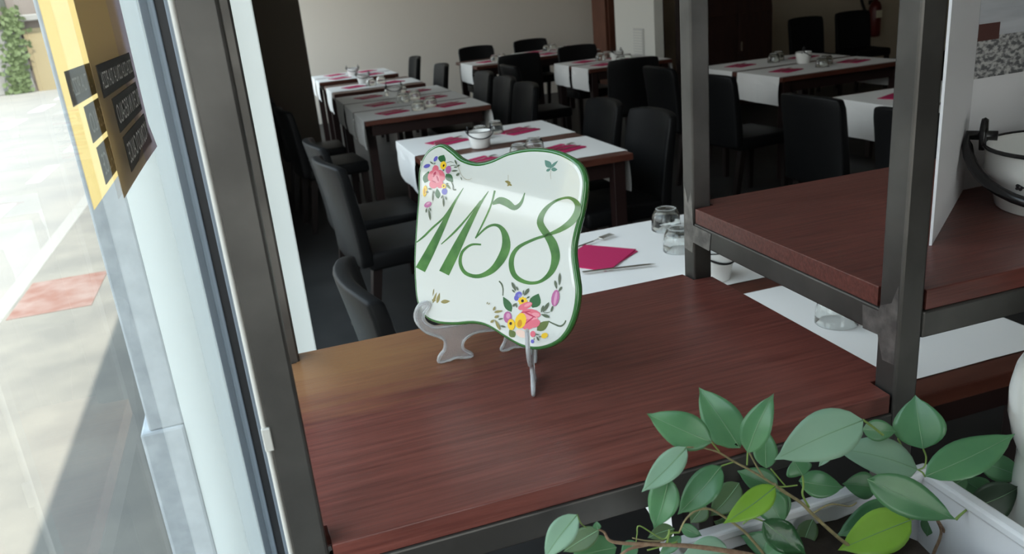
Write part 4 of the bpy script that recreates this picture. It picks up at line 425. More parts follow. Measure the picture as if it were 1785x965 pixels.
('sprig_left','olive','p',[(-0.1440,0.0320),(-0.1412,0.0309),(-0.1385,0.0308),(-0.1359,0.0313),(-0.1335,0.0323),(-0.1311,0.0337),(-0.1288,0.0352),(-0.1315,0.0357),(-0.1342,0.0360),(-0.1368,0.0360),(-0.1394,0.0354),(-0.1418,0.0342)]),
('sprig_left','olive','p',[(-0.1584,0.0325),(-0.1573,0.0314),(-0.1562,0.0310),(-0.1551,0.0311),(-0.1539,0.0314),(-0.1527,0.0321),(-0.1514,0.0328),(-0.1525,0.0334),(-0.1536,0.0339),(-0.1547,0.0342),(-0.1559,0.0342),(-0.1571,0.0337)]),
('sprig_left','olive','p',[(-0.1556,0.0472),(-0.1565,0.0456),(-0.1570,0.0439),(-0.1573,0.0423),(-0.1574,0.0406),(-0.1574,0.0390),(-0.1573,0.0373),(-0.1566,0.0390),(-0.1560,0.0406),(-0.1556,0.0423),(-0.1553,0.0439),(-0.1553,0.0456)]),
]
LEAVES=[  # base, tip, width, facing, kind
((0.3494,-0.1002,1.1594),(0.3061,-0.0682,1.1819),0.0278,(-0.4540,-0.7240,0.5193),"leaf"),
((0.3968,-0.0683,1.1232),(0.3810,-0.0249,1.1683),0.0319,(-0.5019,-0.7041,0.5023),"leaf"),
((0.3850,-0.0980,1.1383),(0.4102,-0.0978,1.1889),0.0224,(-0.3842,-0.5999,0.7018),"leaf"),
((0.3253,-0.1012,1.1621),(0.2795,-0.1083,1.1367),0.0193,(-0.4730,-0.6806,0.5595),"pale"),
((0.3085,-0.1007,1.1379),(0.2889,-0.1093,1.0991),0.0232,(-0.4476,-0.7177,0.5335),"leaf"),
((0.3591,-0.0987,1.1331),(0.3161,-0.0992,1.0977),0.0238,(-0.2990,-0.5785,0.7589),"leaf"),
((0.4158,-0.0951,1.0937),(0.3566,-0.1051,1.0795),0.0207,(-0.3819,-0.7009,0.6024),"lime"),
((0.4461,-0.0371,1.0699),(0.4585,-0.0182,1.1008),0.0209,(-0.4320,-0.5606,0.7064),"leaf"),
((0.4738,-0.0182,1.0284),(0.4370,-0.0002,1.0483),0.0247,(-0.3488,-0.6825,0.6423),"leaf"),
((0.4278,-0.0187,1.0477),(0.3943,-0.0195,1.0189),0.0242,(-0.4237,-0.6898,0.5870),"olive"),
((0.4457,-0.0367,1.0426),(0.4573,-0.0515,1.0117),0.0276,(-0.4104,-0.5906,0.6949),"leaf"),
((0.2247,-0.1035,1.1289),(0.1933,-0.1057,1.0982),0.0195,(-0.1854,-0.7283,0.6597),"pale"),
((0.2561,-0.0704,1.0820),(0.2252,-0.0584,1.0601),0.0170,(-0.1667,-0.6149,0.7708),"olive"),
((0.2714,-0.0693,1.0576),(0.2304,-0.0594,1.0520),0.0248,(-0.2114,-0.6887,0.6935),"leaf"),
((0.3879,-0.0653,1.0101),(0.3439,-0.0518,1.0118),0.0301,(-0.4015,-0.6760,0.6179),"pale"),
((0.4516,-0.0180,0.9737),(0.4109,0.0014,0.9942),0.0386,(-0.5470,-0.6098,0.5735),"olive"),
((0.4506,-0.0633,0.9858),(0.4126,-0.0441,1.0077),0.0238,(-0.5702,-0.5589,0.6021),"leaf"),
((0.4041,-0.0941,1.0601),(0.4346,-0.1147,1.0283),0.0252,(-0.4747,-0.6054,0.6389),"wavy"),
((0.3452,-0.0377,1.0324),(0.3191,-0.0323,1.0264),0.0134,(-0.2339,-0.7172,0.6564),"olive"),
((0.3519,-0.0377,1.0335),(0.3694,-0.0467,1.0228),0.0111,(-0.4884,-0.6195,0.6145),"leaf"),
((0.3521,-0.0375,1.0215),(0.3282,-0.0363,1.0058),0.0111,(-0.4327,-0.6126,0.6615),"leaf"),
((0.4010,-0.0383,1.1106),(0.3869,-0.0290,1.1245),0.0123,(-0.5043,-0.6782,0.5346),"leaf"),
((0.2421,-0.1018,1.1079),(0.2427,-0.0995,1.1144),0.0061,(-0.3729,-0.6401,0.6717),"leaf"),
((0.5075,-0.0939,1.1359),(0.4251,-0.0795,1.1096),0.0396,(-0.5032,-0.6737,0.5411),"pale"),
((0.5581,-0.0359,1.0825),(0.5906,-0.0472,1.0776),0.0197,(-0.6775,-0.6002,0.4253),"leaf"),
((0.6063,-0.0615,1.0368),(0.5294,-0.0288,1.0648),0.0368,(-0.4899,-0.4638,0.7382),"pale"),
((0.6107,-0.0620,1.0597),(0.6201,-0.0366,1.1060),0.0440,(-0.6657,-0.5657,0.4867),"leaf"),
((0.5893,-0.0882,1.0495),(0.6874,-0.0965,1.0745),0.0335,(-0.6474,-0.3946,0.6520),"leaf"),
((0.6802,-0.0586,0.9652),(0.7378,-0.0690,0.9826),0.0408,(-0.1880,-0.9526,0.2393),"shaded_leaf"),
((0.7173,-0.0332,0.9990),(0.7612,-0.0540,0.9772),0.0265,(-0.6072,-0.5911,0.5308),"leaf"),
((0.5183,-0.0909,1.0691),(0.5896,-0.1276,1.0260),0.0323,(-0.5714,-0.5905,0.5700),"leaf"),
((0.5814,-0.0347,1.0066),(0.5484,-0.0225,1.0135),0.0254,(-0.4865,-0.6993,0.5237),"leaf"),
((0.4844,-0.0362,1.0439),(0.5258,-0.0521,1.0337),0.0242,(-0.5442,-0.5605,0.6242),"leaf"),
((0.4664,-0.0653,1.0729),(0.4608,-0.0583,1.0875),0.0230,(-0.5564,-0.6721,0.4886),"leaf"),
((0.4604,-0.0365,1.0457),(0.4569,-0.0487,1.0099),0.0175,(-0.3885,-0.6894,0.6114),"leaf"),
((0.5816,-0.0613,1.0051),(0.5184,-0.0526,0.9785),0.0284,(-0.6175,-0.6055,0.5021),"leaf"),
((0.5780,-0.0869,1.0025),(0.4925,-0.0870,0.9945),0.0378,(-0.5287,-0.6581,0.5361),"lime"),
((0.7028,-0.0331,0.9817),(0.6744,-0.0300,0.9678),0.0205,(-0.5294,-0.4935,0.6900),"leaf"),
((0.6572,-0.0331,0.9461),(0.6502,-0.0386,0.9258),0.0143,(-0.6016,-0.4468,0.6621),"leaf"),
((0.6899,-0.0583,0.9597),(0.7159,-0.0806,0.9199),0.0330,(-0.6564,-0.3823,0.6503),"leaf"),
((0.7252,-0.0318,0.8860),(0.7136,-0.0186,0.9126),0.0245,(-0.6906,-0.5250,0.4974),"olive"),
((0.6969,-0.0574,0.9207),(0.7234,-0.0743,0.8958),0.0265,(-0.5509,-0.4588,0.6972),"leaf"),
((0.5506,-0.0174,0.9701),(0.5228,-0.0217,0.9365),0.0239,(-0.4849,-0.6531,0.5817),"leaf"),
((0.5035,-0.0353,0.9919),(0.4866,-0.0412,0.9625),0.0182,(-0.5492,-0.6197,0.5607),"olive"),
((0.5231,-0.0361,1.0674),(0.5069,-0.0364,1.0538),0.0075,(-0.6478,-0.5574,0.5194),"pale"),
((0.4318,-0.0921,1.0316),(0.4068,-0.0912,1.0143),0.0189,(-0.5590,-0.4697,0.6833),"leaf"),
((0.4932,-0.0178,0.9836),(0.4687,-0.0037,1.0027),0.0234,(-0.3204,-0.5786,0.7500),"leaf"),
((0.5059,-0.0175,0.9511),(0.4837,-0.0061,0.9646),0.0218,(-0.4263,-0.5069,0.7492),"olive"),
((0.5689,-0.0173,0.9643),(0.5483,-0.0063,0.9778),0.0201,(-0.5254,-0.6531,0.5453),"leaf"),
((0.5901,-0.0338,0.9448),(0.5690,-0.0346,0.9257),0.0220,(-0.4185,-0.4332,0.7983),"leaf"),
((0.6979,-0.0166,0.9537),(0.7169,-0.0169,0.9679),0.0231,(-0.6013,-0.4417,0.6658),"leaf"),
((0.7593,-0.0162,0.9325),(0.7323,-0.0006,0.9536),0.0258,(-0.6082,-0.4541,0.6511),"leaf"),
((0.3897,-0.0188,1.0341),(0.3723,-0.0196,1.0181),0.0185,(-0.4002,-0.6566,0.6394),"olive"),
((0.3046,-0.0382,1.0310),(0.2886,-0.0382,1.0182),0.0141,(-0.2708,-0.6869,0.6744),"leaf"),
((0.6101,-0.0171,0.9683),(0.6237,-0.0251,0.9573),0.0163,(-0.4638,-0.4702,0.7509),"leaf"),
((0.6422,-0.0166,0.9162),(0.6273,-0.0176,0.9017),0.0167,(-0.7027,-0.4500,0.5512),"olive"),
]
STEMS=[  # points, radii, kind
([(0.4492,-0.0901,1.0617),(0.4209,-0.0920,1.0893),(0.3945,-0.0938,1.1136),(0.3730,-0.0953,1.1318),(0.3569,-0.0965,1.1462),(0.3413,-0.0974,1.1550),(0.3270,-0.0981,1.1599)],0.00131,0.00060,"twig"),
([(0.5385,-0.0834,0.9417),(0.5264,-0.0848,0.9728),(0.4947,-0.0868,1.0065),(0.4620,-0.0890,1.0448),(0.4463,-0.0903,1.0647),(0.4228,-0.0918,1.0867),(0.4165,-0.0923,1.0947)],0.00205,0.00130,"twig"),
([(0.4045,-0.0931,1.1055),(0.3972,-0.0939,1.1186),(0.3889,-0.0949,1.1355)],0.00090,0.00066,"twig"),
([(0.4256,-0.0882,0.9929),(0.4101,-0.0895,1.0171),(0.3951,-0.0909,1.0406),(0.3828,-0.0919,1.0574),(0.3629,-0.0934,1.0784),(0.3495,-0.0943,1.0900),(0.3364,-0.0948,1.0924),(0.3263,-0.0950,1.0870),(0.3198,-0.0947,1.0754)],0.00154,0.00070,"twig"),
([(0.4470,-0.0873,0.9850),(0.4040,-0.0897,1.0172),(0.3637,-0.0918,1.0403),(0.3254,-0.0938,1.0593),(0.2888,-0.0957,1.0741),(0.2565,-0.0974,1.0881),(0.2492,-0.0982,1.1004),(0.2442,-0.0986,1.1050)],0.00292,0.00071,"bark"),
([(0.2888,-0.0956,1.0735),(0.2710,-0.0963,1.0750),(0.2603,-0.0965,1.0701)],0.00157,0.00095,"bark"),
([(0.6886,-0.0540,0.8673),(0.6776,-0.0549,0.9006),(0.6686,-0.0554,0.9199),(0.6557,-0.0560,0.9415),(0.6430,-0.0567,0.9625)],0.00251,0.00145,"bark"),
([(0.6398,-0.0551,0.8850),(0.6435,-0.0557,0.9174),(0.6491,-0.0560,0.9340),(0.6501,-0.0562,0.9458),(0.6433,-0.0566,0.9600)],0.00201,0.00122,"bark"),
([(0.6686,-0.0554,0.9199),(0.6616,-0.0560,0.9443),(0.6764,-0.0560,0.9564),(0.6819,-0.0560,0.9623)],0.00177,0.00101,"twig"),
([(0.6135,-0.0593,1.0574),(0.6183,-0.0589,1.0461),(0.6173,-0.0587,1.0353),(0.6103,-0.0588,1.0340)],0.00093,0.00075,"petiole"),
([(0.5921,-0.0855,1.0470),(0.5879,-0.0858,1.0531),(0.5816,-0.0862,1.0583)],0.00100,0.00072,"petiole"),
([(0.5100,-0.0910,1.1338),(0.5227,-0.0901,1.1223),(0.5346,-0.0894,1.1108)],0.00111,0.00118,"petiole"),
([(0.4686,-0.0624,1.0705),(0.4703,-0.0620,1.0584),(0.4698,-0.0618,1.0479),(0.4782,-0.0612,1.0311)],0.00097,0.00106,"petiole"),
([(0.4841,-0.0609,1.0226),(0.5037,-0.0606,1.0262),(0.5266,-0.0599,1.0165),(0.5355,-0.0598,1.0182)],0.00100,0.00073,"twig"),
([(0.5807,-0.0842,0.9999),(0.5974,-0.0837,0.9970),(0.6150,-0.0830,0.9888)],0.00081,0.00074,"petiole"),
([(0.6399,-0.0821,0.9800),(0.6447,-0.0821,0.9835),(0.6526,-0.0821,0.9878)],0.00167,0.00114,"petiole"),
([(0.6698,-0.0559,0.9489),(0.6862,-0.0555,0.9410),(0.6998,-0.0548,0.9180)],0.00110,0.00100,"petiole"),
([(0.6068,-0.0323,1.0566),(0.6125,-0.0321,1.0460)],0.00106,0.00077,"petiole"),
([(0.3609,-0.0957,1.1308),(0.3731,-0.0952,1.1309)],0.00070,0.00064,"petiole"),
([(0.3513,-0.0971,1.1572),(0.3588,-0.0964,1.1456)],0.00069,0.00062,"petiole"),
([(0.3870,-0.0950,1.1361),(0.3869,-0.0945,1.1237)],0.00070,0.00064,"petiole"),
([(0.4179,-0.0922,1.0913),(0.4290,-0.0917,1.0877),(0.4412,-0.0912,1.0852)],0.00073,0.00066,"petiole"),
([(0.4535,-0.0340,1.0655),(0.4647,-0.0337,1.0492),(0.4716,-0.0335,1.0395)],0.00080,0.00073,"petiole"),
([(0.4061,-0.0912,1.0576),(0.3943,-0.0918,1.0647),(0.3846,-0.0920,1.0619)],0.00074,0.00067,"petiole"),
([(0.3198,-0.0947,1.0754),(0.3107,-0.0951,1.0776),(0.3033,-0.0952,1.0743),(0.2821,-0.0968,1.0955),(0.2793,-0.0966,1.0878),(0.2782,-0.0963,1.0803)],0.00088,0.00040,"petiole"),
([(0.2258,-0.1003,1.1265),(0.2287,-0.0998,1.1171),(0.2334,-0.0993,1.1107)],0.00066,0.00045,"petiole"),
([(0.3103,-0.0953,1.0817),(0.3080,-0.0948,1.0686)],0.00088,0.00096,"petiole"),
([(0.2748,-0.0966,1.0855),(0.2889,-0.0958,1.0775),(0.3051,-0.0950,1.0716)],0.00052,0.00078,"twig"),
([(0.2887,-0.0954,1.0676),(0.3051,-0.0948,1.0666),(0.3180,-0.0943,1.0660)],0.00070,0.00080,"petiole"),
([(0.5830,-0.0586,1.0030),(0.6028,-0.0580,0.9943)],0.00083,0.00076,"petiole"),
]
# ------------------------------------------------------------------ the room
H = 3.0
struct(boxo('floor', 'floor_dark', None, -.26, 9.6, -3.2, 10.8, -.12, 0))
struct(boxo('ceiling', 'ceiling_white', None, -.26, 9.6, -3.2, 10.8, H, H+.42))
struct(boxo('wall_back', 'wall_white', None, -.26, 9.8, 10.8, 11.0, -.12, H))
struct(boxo('wall_right', 'wall_beige', None, 9.6, 9.8, -3.2, 10.8, -.12, H))
bm = bmesh.new(); box(bm, -.26, -.05, -3.4, -3.2, -.12, H); box(bm, -.05, 1.35, -3.4, -3.2, -.12, .35); box(bm, -.05, 1.35, -3.4, -3.2, 2.65, H); box(bm, 1.35, 9.8, -3.4, -3.2, -.12, H)
struct(finish(bm, 'wall_front', 'wall_dark'))
w3 = struct(bpy.data.objects.new('added_window', None)); COL.objects.link(w3); w3.location = (.65, -3.3, .35)  # unseen window added behind the camera to light the front faces
bm = bmesh.new()
for b_ in ((-.05, .01, .35, 2.65), (1.29, 1.35, .35, 2.65), (.62, .68, .41, 2.59), (.01, 1.29, .35, .41), (.01, 1.29, 2.59, 2.65)): box(bm, b_[0], b_[1], -3.33, -3.27, b_[2], b_[3], bev=.002)
finish(bm, 'window_frame', 'frame_alu', w3)
for a_, b_ in ((.01, .62), (.68, 1.29)): boxo('pane', 'window_glass', w3, a_, b_, -3.303, -3.297, .41, 2.59)
bm = bmesh.new()   # window wall: lintels, solid runs and sills
box(bm, -.26, -.04, -3.2, 4.42, 2.72, H); box(bm, -.26, -.04, -3.2, -.55, -.12, 2.72); box(bm, -.26, -.04, -.55, .95, -.12, .18); box(bm, -.2, -.04, .95, 1.09, -.12, 2.72)
box(bm, -.26, -.04, 1.09, 4.42, -.12, .18)
box(bm, -.26, -.04, 4.42, 7.2, -.12, H)
box(bm, -.26, -.04, 7.2, 10.5, -.12, .4); box(bm, -.26, -.04, 7.2, 10.5, 2.8, H); box(bm, -.26, -.04, 10.5, 10.8, -.12, H)
wl = struct(finish(bm, 'wall_left', 'plaster_pale'))
bm = bmesh.new(); box(bm, -.265, -.2, .95, 1.09, .78, 2.72, bev=.004); box(bm, -.282, -.2, .945, 1.09, -.12, .78, bev=.006)
finish(bm, 'outer_render', 'plaster_grey', wl)
bm = bmesh.new(); prism(bm, [(-.04, 6.75), (.583, 6.75), (.583, 7.15), (-.04, 7.15)], 0, H)
pier = struct(finish(bm, 'wall_pier', 'pier_taupe'))
struct(boxo('trim_1', 'jamb_white', None, -.04, .0755, 1.0, 1.085, 0, H, bev=.003))
struct(boxo('wall_partition', 'column_white', None, 4.15, 4.255, 7.36, 8.32, 0, H, bev=.004))
struct(boxo('wall_rear_right', 'wall_beige', None, 5.2, 9.6, 9.6, 9.75, 0, H))

def window(name, y0, y1, z0, z1, mull, x=-.09):
    w = struct(thing(name, 'x', 'x', (x, (y0+y1)/2, z0)));  del w['label']; del w['category']
    bm = bmesh.new()
    box(bm, x-.015, x+.009, y1-.03, y1, z0, z1, bev=.002); box(bm, x+.024, x+.05, y1-.035, y1, z0, z1, bev=.002)
    box(bm, x-.015, x+.05, y0, y0+.035, z0, z1, bev=.002)
    box(bm, x-.0149, x+.0499, y0+.035, y1-.03, z0, z0+.05, bev=.002); box(bm, x-.0149, x+.0499, y0+.035, y1-.03, z1-.05, z1, bev=.002)
    finish(bm, 'window_frame', 'frame_alu', w)
    boxo('gasket', 'gasket', w, x+.009, x+.024, y1-.026, y1-.001, z0+.05, z1-.05)
    for ym in mull: boxo('mullion', 'frame_alu', w, x-.015, x+.05, ym-.03, ym+.03, z0+.05, z1-.05, bev=.002)
    ys = [y0+.035]+list(mull)+[y1-.03]
    for a, b in zip(ys, ys[1:]): boxo('pane', 'window_glass', w, x-.003, x+.003, a+(.03 if a in mull else 0), b-(.03 if b in mull else 0), z0+.05, z1-.05)
    return w
window('window_1', -.55, .95, .18, 2.72, [])
window('window_2', 1.09, 4.42, .18, 2.72, [2.75])
window('window_3', 7.2, 10.5, .4, 2.8, [8.85])

# ------------------------------------------------------------------ the street
pv = struct(boxo('pavement', 'pavement', None, -1.62, -.26, -8, 40, -.3, -.1))
boxo('brick_patch', 'red_paving', pv, -1.60, -1.12, 4.75, 5.5, -.1, -.097)
bm = bmesh.new()
for i in range(14): box(bm, -1.74, -1.62, -8+i*3.2, -8+i*3.2+3.19, -.3, -.098, bev=.008)
finish(bm, 'kerb', 'kerb', pv)
rd = struct(boxo('road', 'asphalt', None, -60, -1.74, -30, 90, -.3, -.15))
for i in range(9): boxo('lane_dash', 'road_paint', rd, -2.62, -2.46, 3+i*2.4, 4.2+i*2.4, -.15, -.147)
for i in range(5): boxo('lane_dash', 'road_paint', rd, -4.6, -4.3, 11+i*3, 12.6+i*3, -.15, -.147)
tr = thing('terraced_houses', 'row of low houses lining the far side of the street', 'building', (-22, 10, -.15))
boxo('wall', 'house_wall', tr, -30, -22, -25, 26, -.15, 4.6)
boxo('roof', 'house_ochre', tr, -30.4, -21.6, -25.3, 26.3, 4.6, 4.9)
for i in range(12): boxo('window', 'house_dark', tr, -22.02, -21.98, -23+i*4.1, -21.6+i*4.1, 1.2, 2.9)
hs = thing('street_house', 'weathered grey and white walled house across the sunny street', 'building', (-9, 27, -.15))
boxo('wall', 'house_wall', hs, -20, -2.6, 27.2, 34, -.15, 7)
for i in range(7):
    x = -18.6+i*2.25
    boxo('plaster_bay', 'house_plaster', hs, x, x+1.55, 27.06, 27.2, -.15, 1.75, bev=.02)
    d = boxo('doorway', ('house_dark', 'house_ochre')[i % 2], hs, x+1.62, x+2.14, 27.12, 27.2, -.15, 1.6)
boxo('cornice', 'house_plaster', hs, -20, -2.6, 26.95, 27.2, 1.8, 1.98, bev=.03)
boxo('drain_pipe', 'house_dark', hs, -6.1, -5.98, 27.08, 27.2, 1.98, 7)
for i in range(6): boxo('window', 'house_dark', hs, -18.2+i*2.6, -17.2+i*2.6, 27.14, 27.2, 2.9, 4.5)
boxo('roof', 'house_ochre', hs, -20.3, -2.3, 26.8, 34.3, 7, 7.3)
iv = thing('ivy', 'green ivy climbing the wall of the house across the street', 'ivy', (-6.6, 27, -.1))
bm = bmesh.new()
for i in range(420):
    z = random.random()**1.2*2.3; c = Vector((-6.15+random.gauss(0, .16)+.12*z, 26.83+random.random()*.06, -.1+z)); a = random.random()*6
    r = .09; u = Vector((math.cos(a), -.3, math.sin(a))).normalized()*r; w = Vector((-math.sin(a), .25, math.cos(a))).normalized()*r*.7
    bm.faces.new([bm.verts.new(c+u), bm.verts.new(c+w), bm.verts.new(c-u), bm.verts.new(c-w)])
finish(bm, 'foliage', 'ivy', iv)['kind'] = 'stuff'

# ------------------------------------------------------------------ steel rack with wooden shelves
X1, D, PW, Z1, Z2, TH = .628, .446, .03, 1.0875, 1.1985, .023
X2 = X1+.80
rack = thing('display_rack', 'dark steel display rack with reddish brown wooden shelves in the foreground', 'rack', (.6, .22, 0))
for x in (0, X1, X2):
    for y in (0, D-PW):
        if x < .01: x = .0075 if y else 0.
        p = boxo('post', 'steel', rack, x, x+PW, y, y+PW, 0, 2.05, bev=.0028)
        boxo('foot_cap', 'gasket', p, x+.001, x+PW-.001, y+.001, y+PW-.001, -.0, .006)
def beams(xa, xb, zt, h=.03):
    boxo('beam', 'steel', rack, xa+PW, xb, -.0005, PW-.002, zt-h, zt, bev=.0022)
    boxo('beam', 'steel', rack, xa+PW, xb, D-PW+.002, D+.0005, zt-h, zt, bev=.0022)
    for x in (xa, xb): boxo('beam', 'steel', rack, x+.0005, x+PW-.002, PW, D-PW, zt-h, zt, bev=.0022)
beams(0, X1, Z1-TH); beams(X1, X2, Z2-TH)
beams(0, X1, .33-TH)
def board(xa, xb, zt, m='shelf_wood'):
    g = PW+.004; xb += PW; e = .0015
    P = [(xa+g, e), (xb-g, e), (xb-g, g), (xb-e, g), (xb-e, D-g), (xb-g, D-g), (xb-g, D-e), (xa+g, D-e), (xa+g, D-g), (xa+e, D-g), (xa+e, g), (xa+g, g)]
    bm = bmesh.new(); prism(bm, P, zt-TH+.0003, zt, bev=.0012)
    return finish(bm, 'shelf_board', m, rack)
board(0, X1, Z1, 'shelf_wood_ochre'); board(X1, X2, Z2); board(0, X1, .33)
# bare patches ground around the welds
def patch(face, pts, kx, parent=rack):
    bm = bmesh.new()
    vs = [bm.verts.new((kx, a, b)) for a, b in pts]
    f = bm.faces.new(vs); r = bmesh.ops.extrude_face_region(bm, geom=[f])
    for v in r['geom']:
        if isinstance(v, bmesh.types.BMVert): v.co.x -= .0004
    bmesh.ops.recalc_face_normals(bm, faces=bm.faces)
    finish(bm, 'weld_patch', 'weld', parent)
zb = Z2-TH
patch('x', [(.003, zb-.055), (.020, zb-.056), (.029, zb-.03), (.052, zb-.031), (.054, zb-.004), (.030, zb-.003), (.028, zb+.004), (.012, zb+.012), (.010, zb+.018), (.004, zb+.034), (.003, zb+.01)], X1)
patch('x', [(D-.003, zb-.045), (D-.026, zb-.047), (D-.029, zb-.03), (D-.075, zb-.031), (D-.080, zb-.004), (D-.03, zb-.003), (D-.026, zb+.05), (D-.016, zb+.028), (D-.006, zb+.055)], X1)
bm = bmesh.new(); tube(bm, [(-.0005, .001, .02+i*.05) for i in range(41)], .0022, seg=6)
finish(bm, 'sealant_bead', 'sealant', rack, smooth=True)
bm = bmesh.new(); box(bm, -.003, .004, -.003, .001, 1.193, 1.214, bev=.001); finish(bm, 'sealant_blob', 'sealant', rack)
# ------------------------------------------------------------------ number plaque on its easel
PQ, PU, PV, PN = Vector((.295, .186, 1.1425)), Vector((.6, -.8, 0)), Vector((.2070, .1553, .9659)), Vector((-.7727, -.5796, .2588))
def pl(u, v, w=0.): return PQ+PU*u+PV*v+PN*w
plaque = thing('number_plaque', 'white glazed ceramic plaque numbered 1158 with wavy green border and painted flowers', 'plaque', tuple(pl(0, 0)))
def inset(P, d):
    k = len(P); out = []
    for i in range(k):
        a, b = Vector(P[i-1]), Vector(P[(i+1) % k]); t = (b-a).normalized(); nrm = Vector((-t.y, t.x))
        out.append(tuple(Vector(P[i])+nrm*d*SGN))
    return out
ar = sum(PLAQUE_OUTLINE[i-1][0]*PLAQUE_OUTLINE[i][1]-PLAQUE_OUTLINE[i][0]*PLAQUE_OUTLINE[i-1][1] for i in range(len(PLAQUE_OUTLINE)))
SGN = 1 if ar > 0 else -1
def rings(bm, spec, cap_front, cap_back):
    R = [[bm.verts.new(pl(u, v, w)) for u, v in inset(PLAQUE_OUTLINE, d)] for d, w in spec]
    k = len(PLAQUE_OUTLINE)
    for A, B in zip(R, R[1:]):
        for i in range(k): bm.faces.new((A[i], A[(i+1) % k], B[(i+1) % k], B[i]))
    if cap_front: bm.faces.new(R[-1])
    if cap_back: bm.faces.new(R[0][::-1])
    bmesh.ops.recalc_face_normals(bm, faces=bm.faces)
bm = bmesh.new(); rings(bm, [(.004, -.0105), (.0012, -.0098), (.0, -.0075), (.0, -.0035), (.0006, -.0018), (.0018, -.0006), (.0032, -.0001), (.0042, 0)], False, False)
finish(bm, 'green_border', 'glaze_green', plaque, smooth=True)
bm = bmesh.new(); rings(bm, [(.0041, -.0095), (.0041, -.0002), (.0046, .0001), (.0075, .0004)], True, True)
face = finish(bm, 'glazed_face', 'glaze_white', plaque)
groups = {}
for sh in PLAQUE_PAINT: groups.setdefault(sh[0], []).append(sh)
pname = {'spray_top': 'painted_flower_spray', 'spray_low': 'painted_flower_spray', 'sprig_right': 'painted_sprig', 'sprig_mid': 'painted_sprig', 'sprig_left': 'painted_sprig'}
for key, L in groups.items():
    cols = sorted({s[1] for s in L}); bm = bmesh.new()
    for q, s in enumerate(L):
        h = .00055+.00002*q; mi = cols.index(s[1])
        if s[2] == 'p':
            f = bm.faces.new([bm.verts.new(pl(u, v, h)) for u, v in s[3]]); f.material_index = mi
        else:
            A = [bm.verts.new(pl(u, v, h)) for u, v in s[3]]; B = [bm.verts.new(pl(u, v, h)) for u, v in s[4]]
            for i in range(len(A)-1):
                f = bm.faces.new((A[i], A[i+1], B[i+1], B[i])); f.material_index = mi
    for f in bm.faces:
        f.normal_update()
        if f.normal.dot(PN) < 0: f.normal_flip()
    o = finish(bm, pname.get(key, 'painted_numeral'), ['p_'+c for c in cols], plaque)
    if key.startswith('painted_numeral'): o['label'] = 'green brushed digit %s' % {'1': 'one, first', '2': 'one, second', '3': 'five', '4': 'eight'}[key[-1]]

stand = thing('plate_easel', 'clear plastic two-piece easel holding the numbered plaque on the shelf', 'easel', (.27, .26, Z1))
# outline of one side, s = 0 at the front foot tip, running back; z up
EAS = [(-.006, .000), (-.009, .004), (-.006, .011), (.001, .018), (.003, .030), (-.006, .038), (-.020, .046), (-.030, .060), (-.031, .072), (-.024, .083), (-.014, .085), (-.012, .080),
       (-.020, .072), (-.021, .062), (-.013, .053), (.002, .049), (.060, .049), (.086, .054), (.094, .075), (.100, .098), (.106, .100), (.112, .094), (.112, .060), (.110, .030), (.113, .015), (.118, .008), (.118, .002), (.110, -.000), (.102, .003), (.094, .004), (.088, .0005), (.080, .000),
       (.078, .005), (.084, .014), (.086, .024), (.080, .031), (.050, .034), (.034, .030), (.026, .022), (.027, .013), (.036, .006), (.036, .001), (.028, -.0003), (.018, .004), (.008, .003), (.002, .0002)]
def easel_side(origin, direction, sc=1., ext=1.):
    o = Vector(origin); d = Vector((*direction, 0)).normalized(); nrm = Vector((-d.y, d.x, 0))
    for nm, off, t, m in (('side_panel', 0, .0032, 'frost_plastic'),):
        Q_ = [EAS[-1]]+EAS+[EAS[0]]
        Q_ = [q for q in smooth_path([(a_, b_, 0) for a_, b_ in Q_], 3)][3:-4]
        P = [o+d*(q.x*sc*ext)+Vector((0, 0, max(q.y, 0)*sc)) for q in Q_]
        bm = bmesh.new(); A = [bm.verts.new(p-nrm*t/2) for p in P]; B = [bm.verts.new(p+nrm*t/2) for p in P]; k = len(P)
        bm.faces.new(A[::-1]); bm.faces.new(B)
        for i in range(k): bm.faces.new((A[i], A[(i+1) % k], B[(i+1) % k], B[i]))
        bmesh.ops.recalc_face_normals(bm, faces=bm.faces)
        body = finish(bm, nm, m, stand)
        bm = bmesh.new(); ring = [p for p in P]; ring.append(ring[0]); ring.append(ring[1])
        tube(bm, [p+Vector((0, 0, .0016 if p.z < Z1+.002 else 0)) for p in ring], .0024, seg=8, caps=False)
        finish(bm, 'rolled_edge', 'clear_plastic', body, smooth=True)
easel_side((.213, .316, Z1), (.998, -.075), 1.0, .95)
easel_side((.286, .184, Z1), (.36, .933), 1.0, 1.0)
boxo('hinge_pin', 'clear_plastic', stand, .3165, .3225, .300, .306, Z1+.03, Z1+.095, bev=.001)

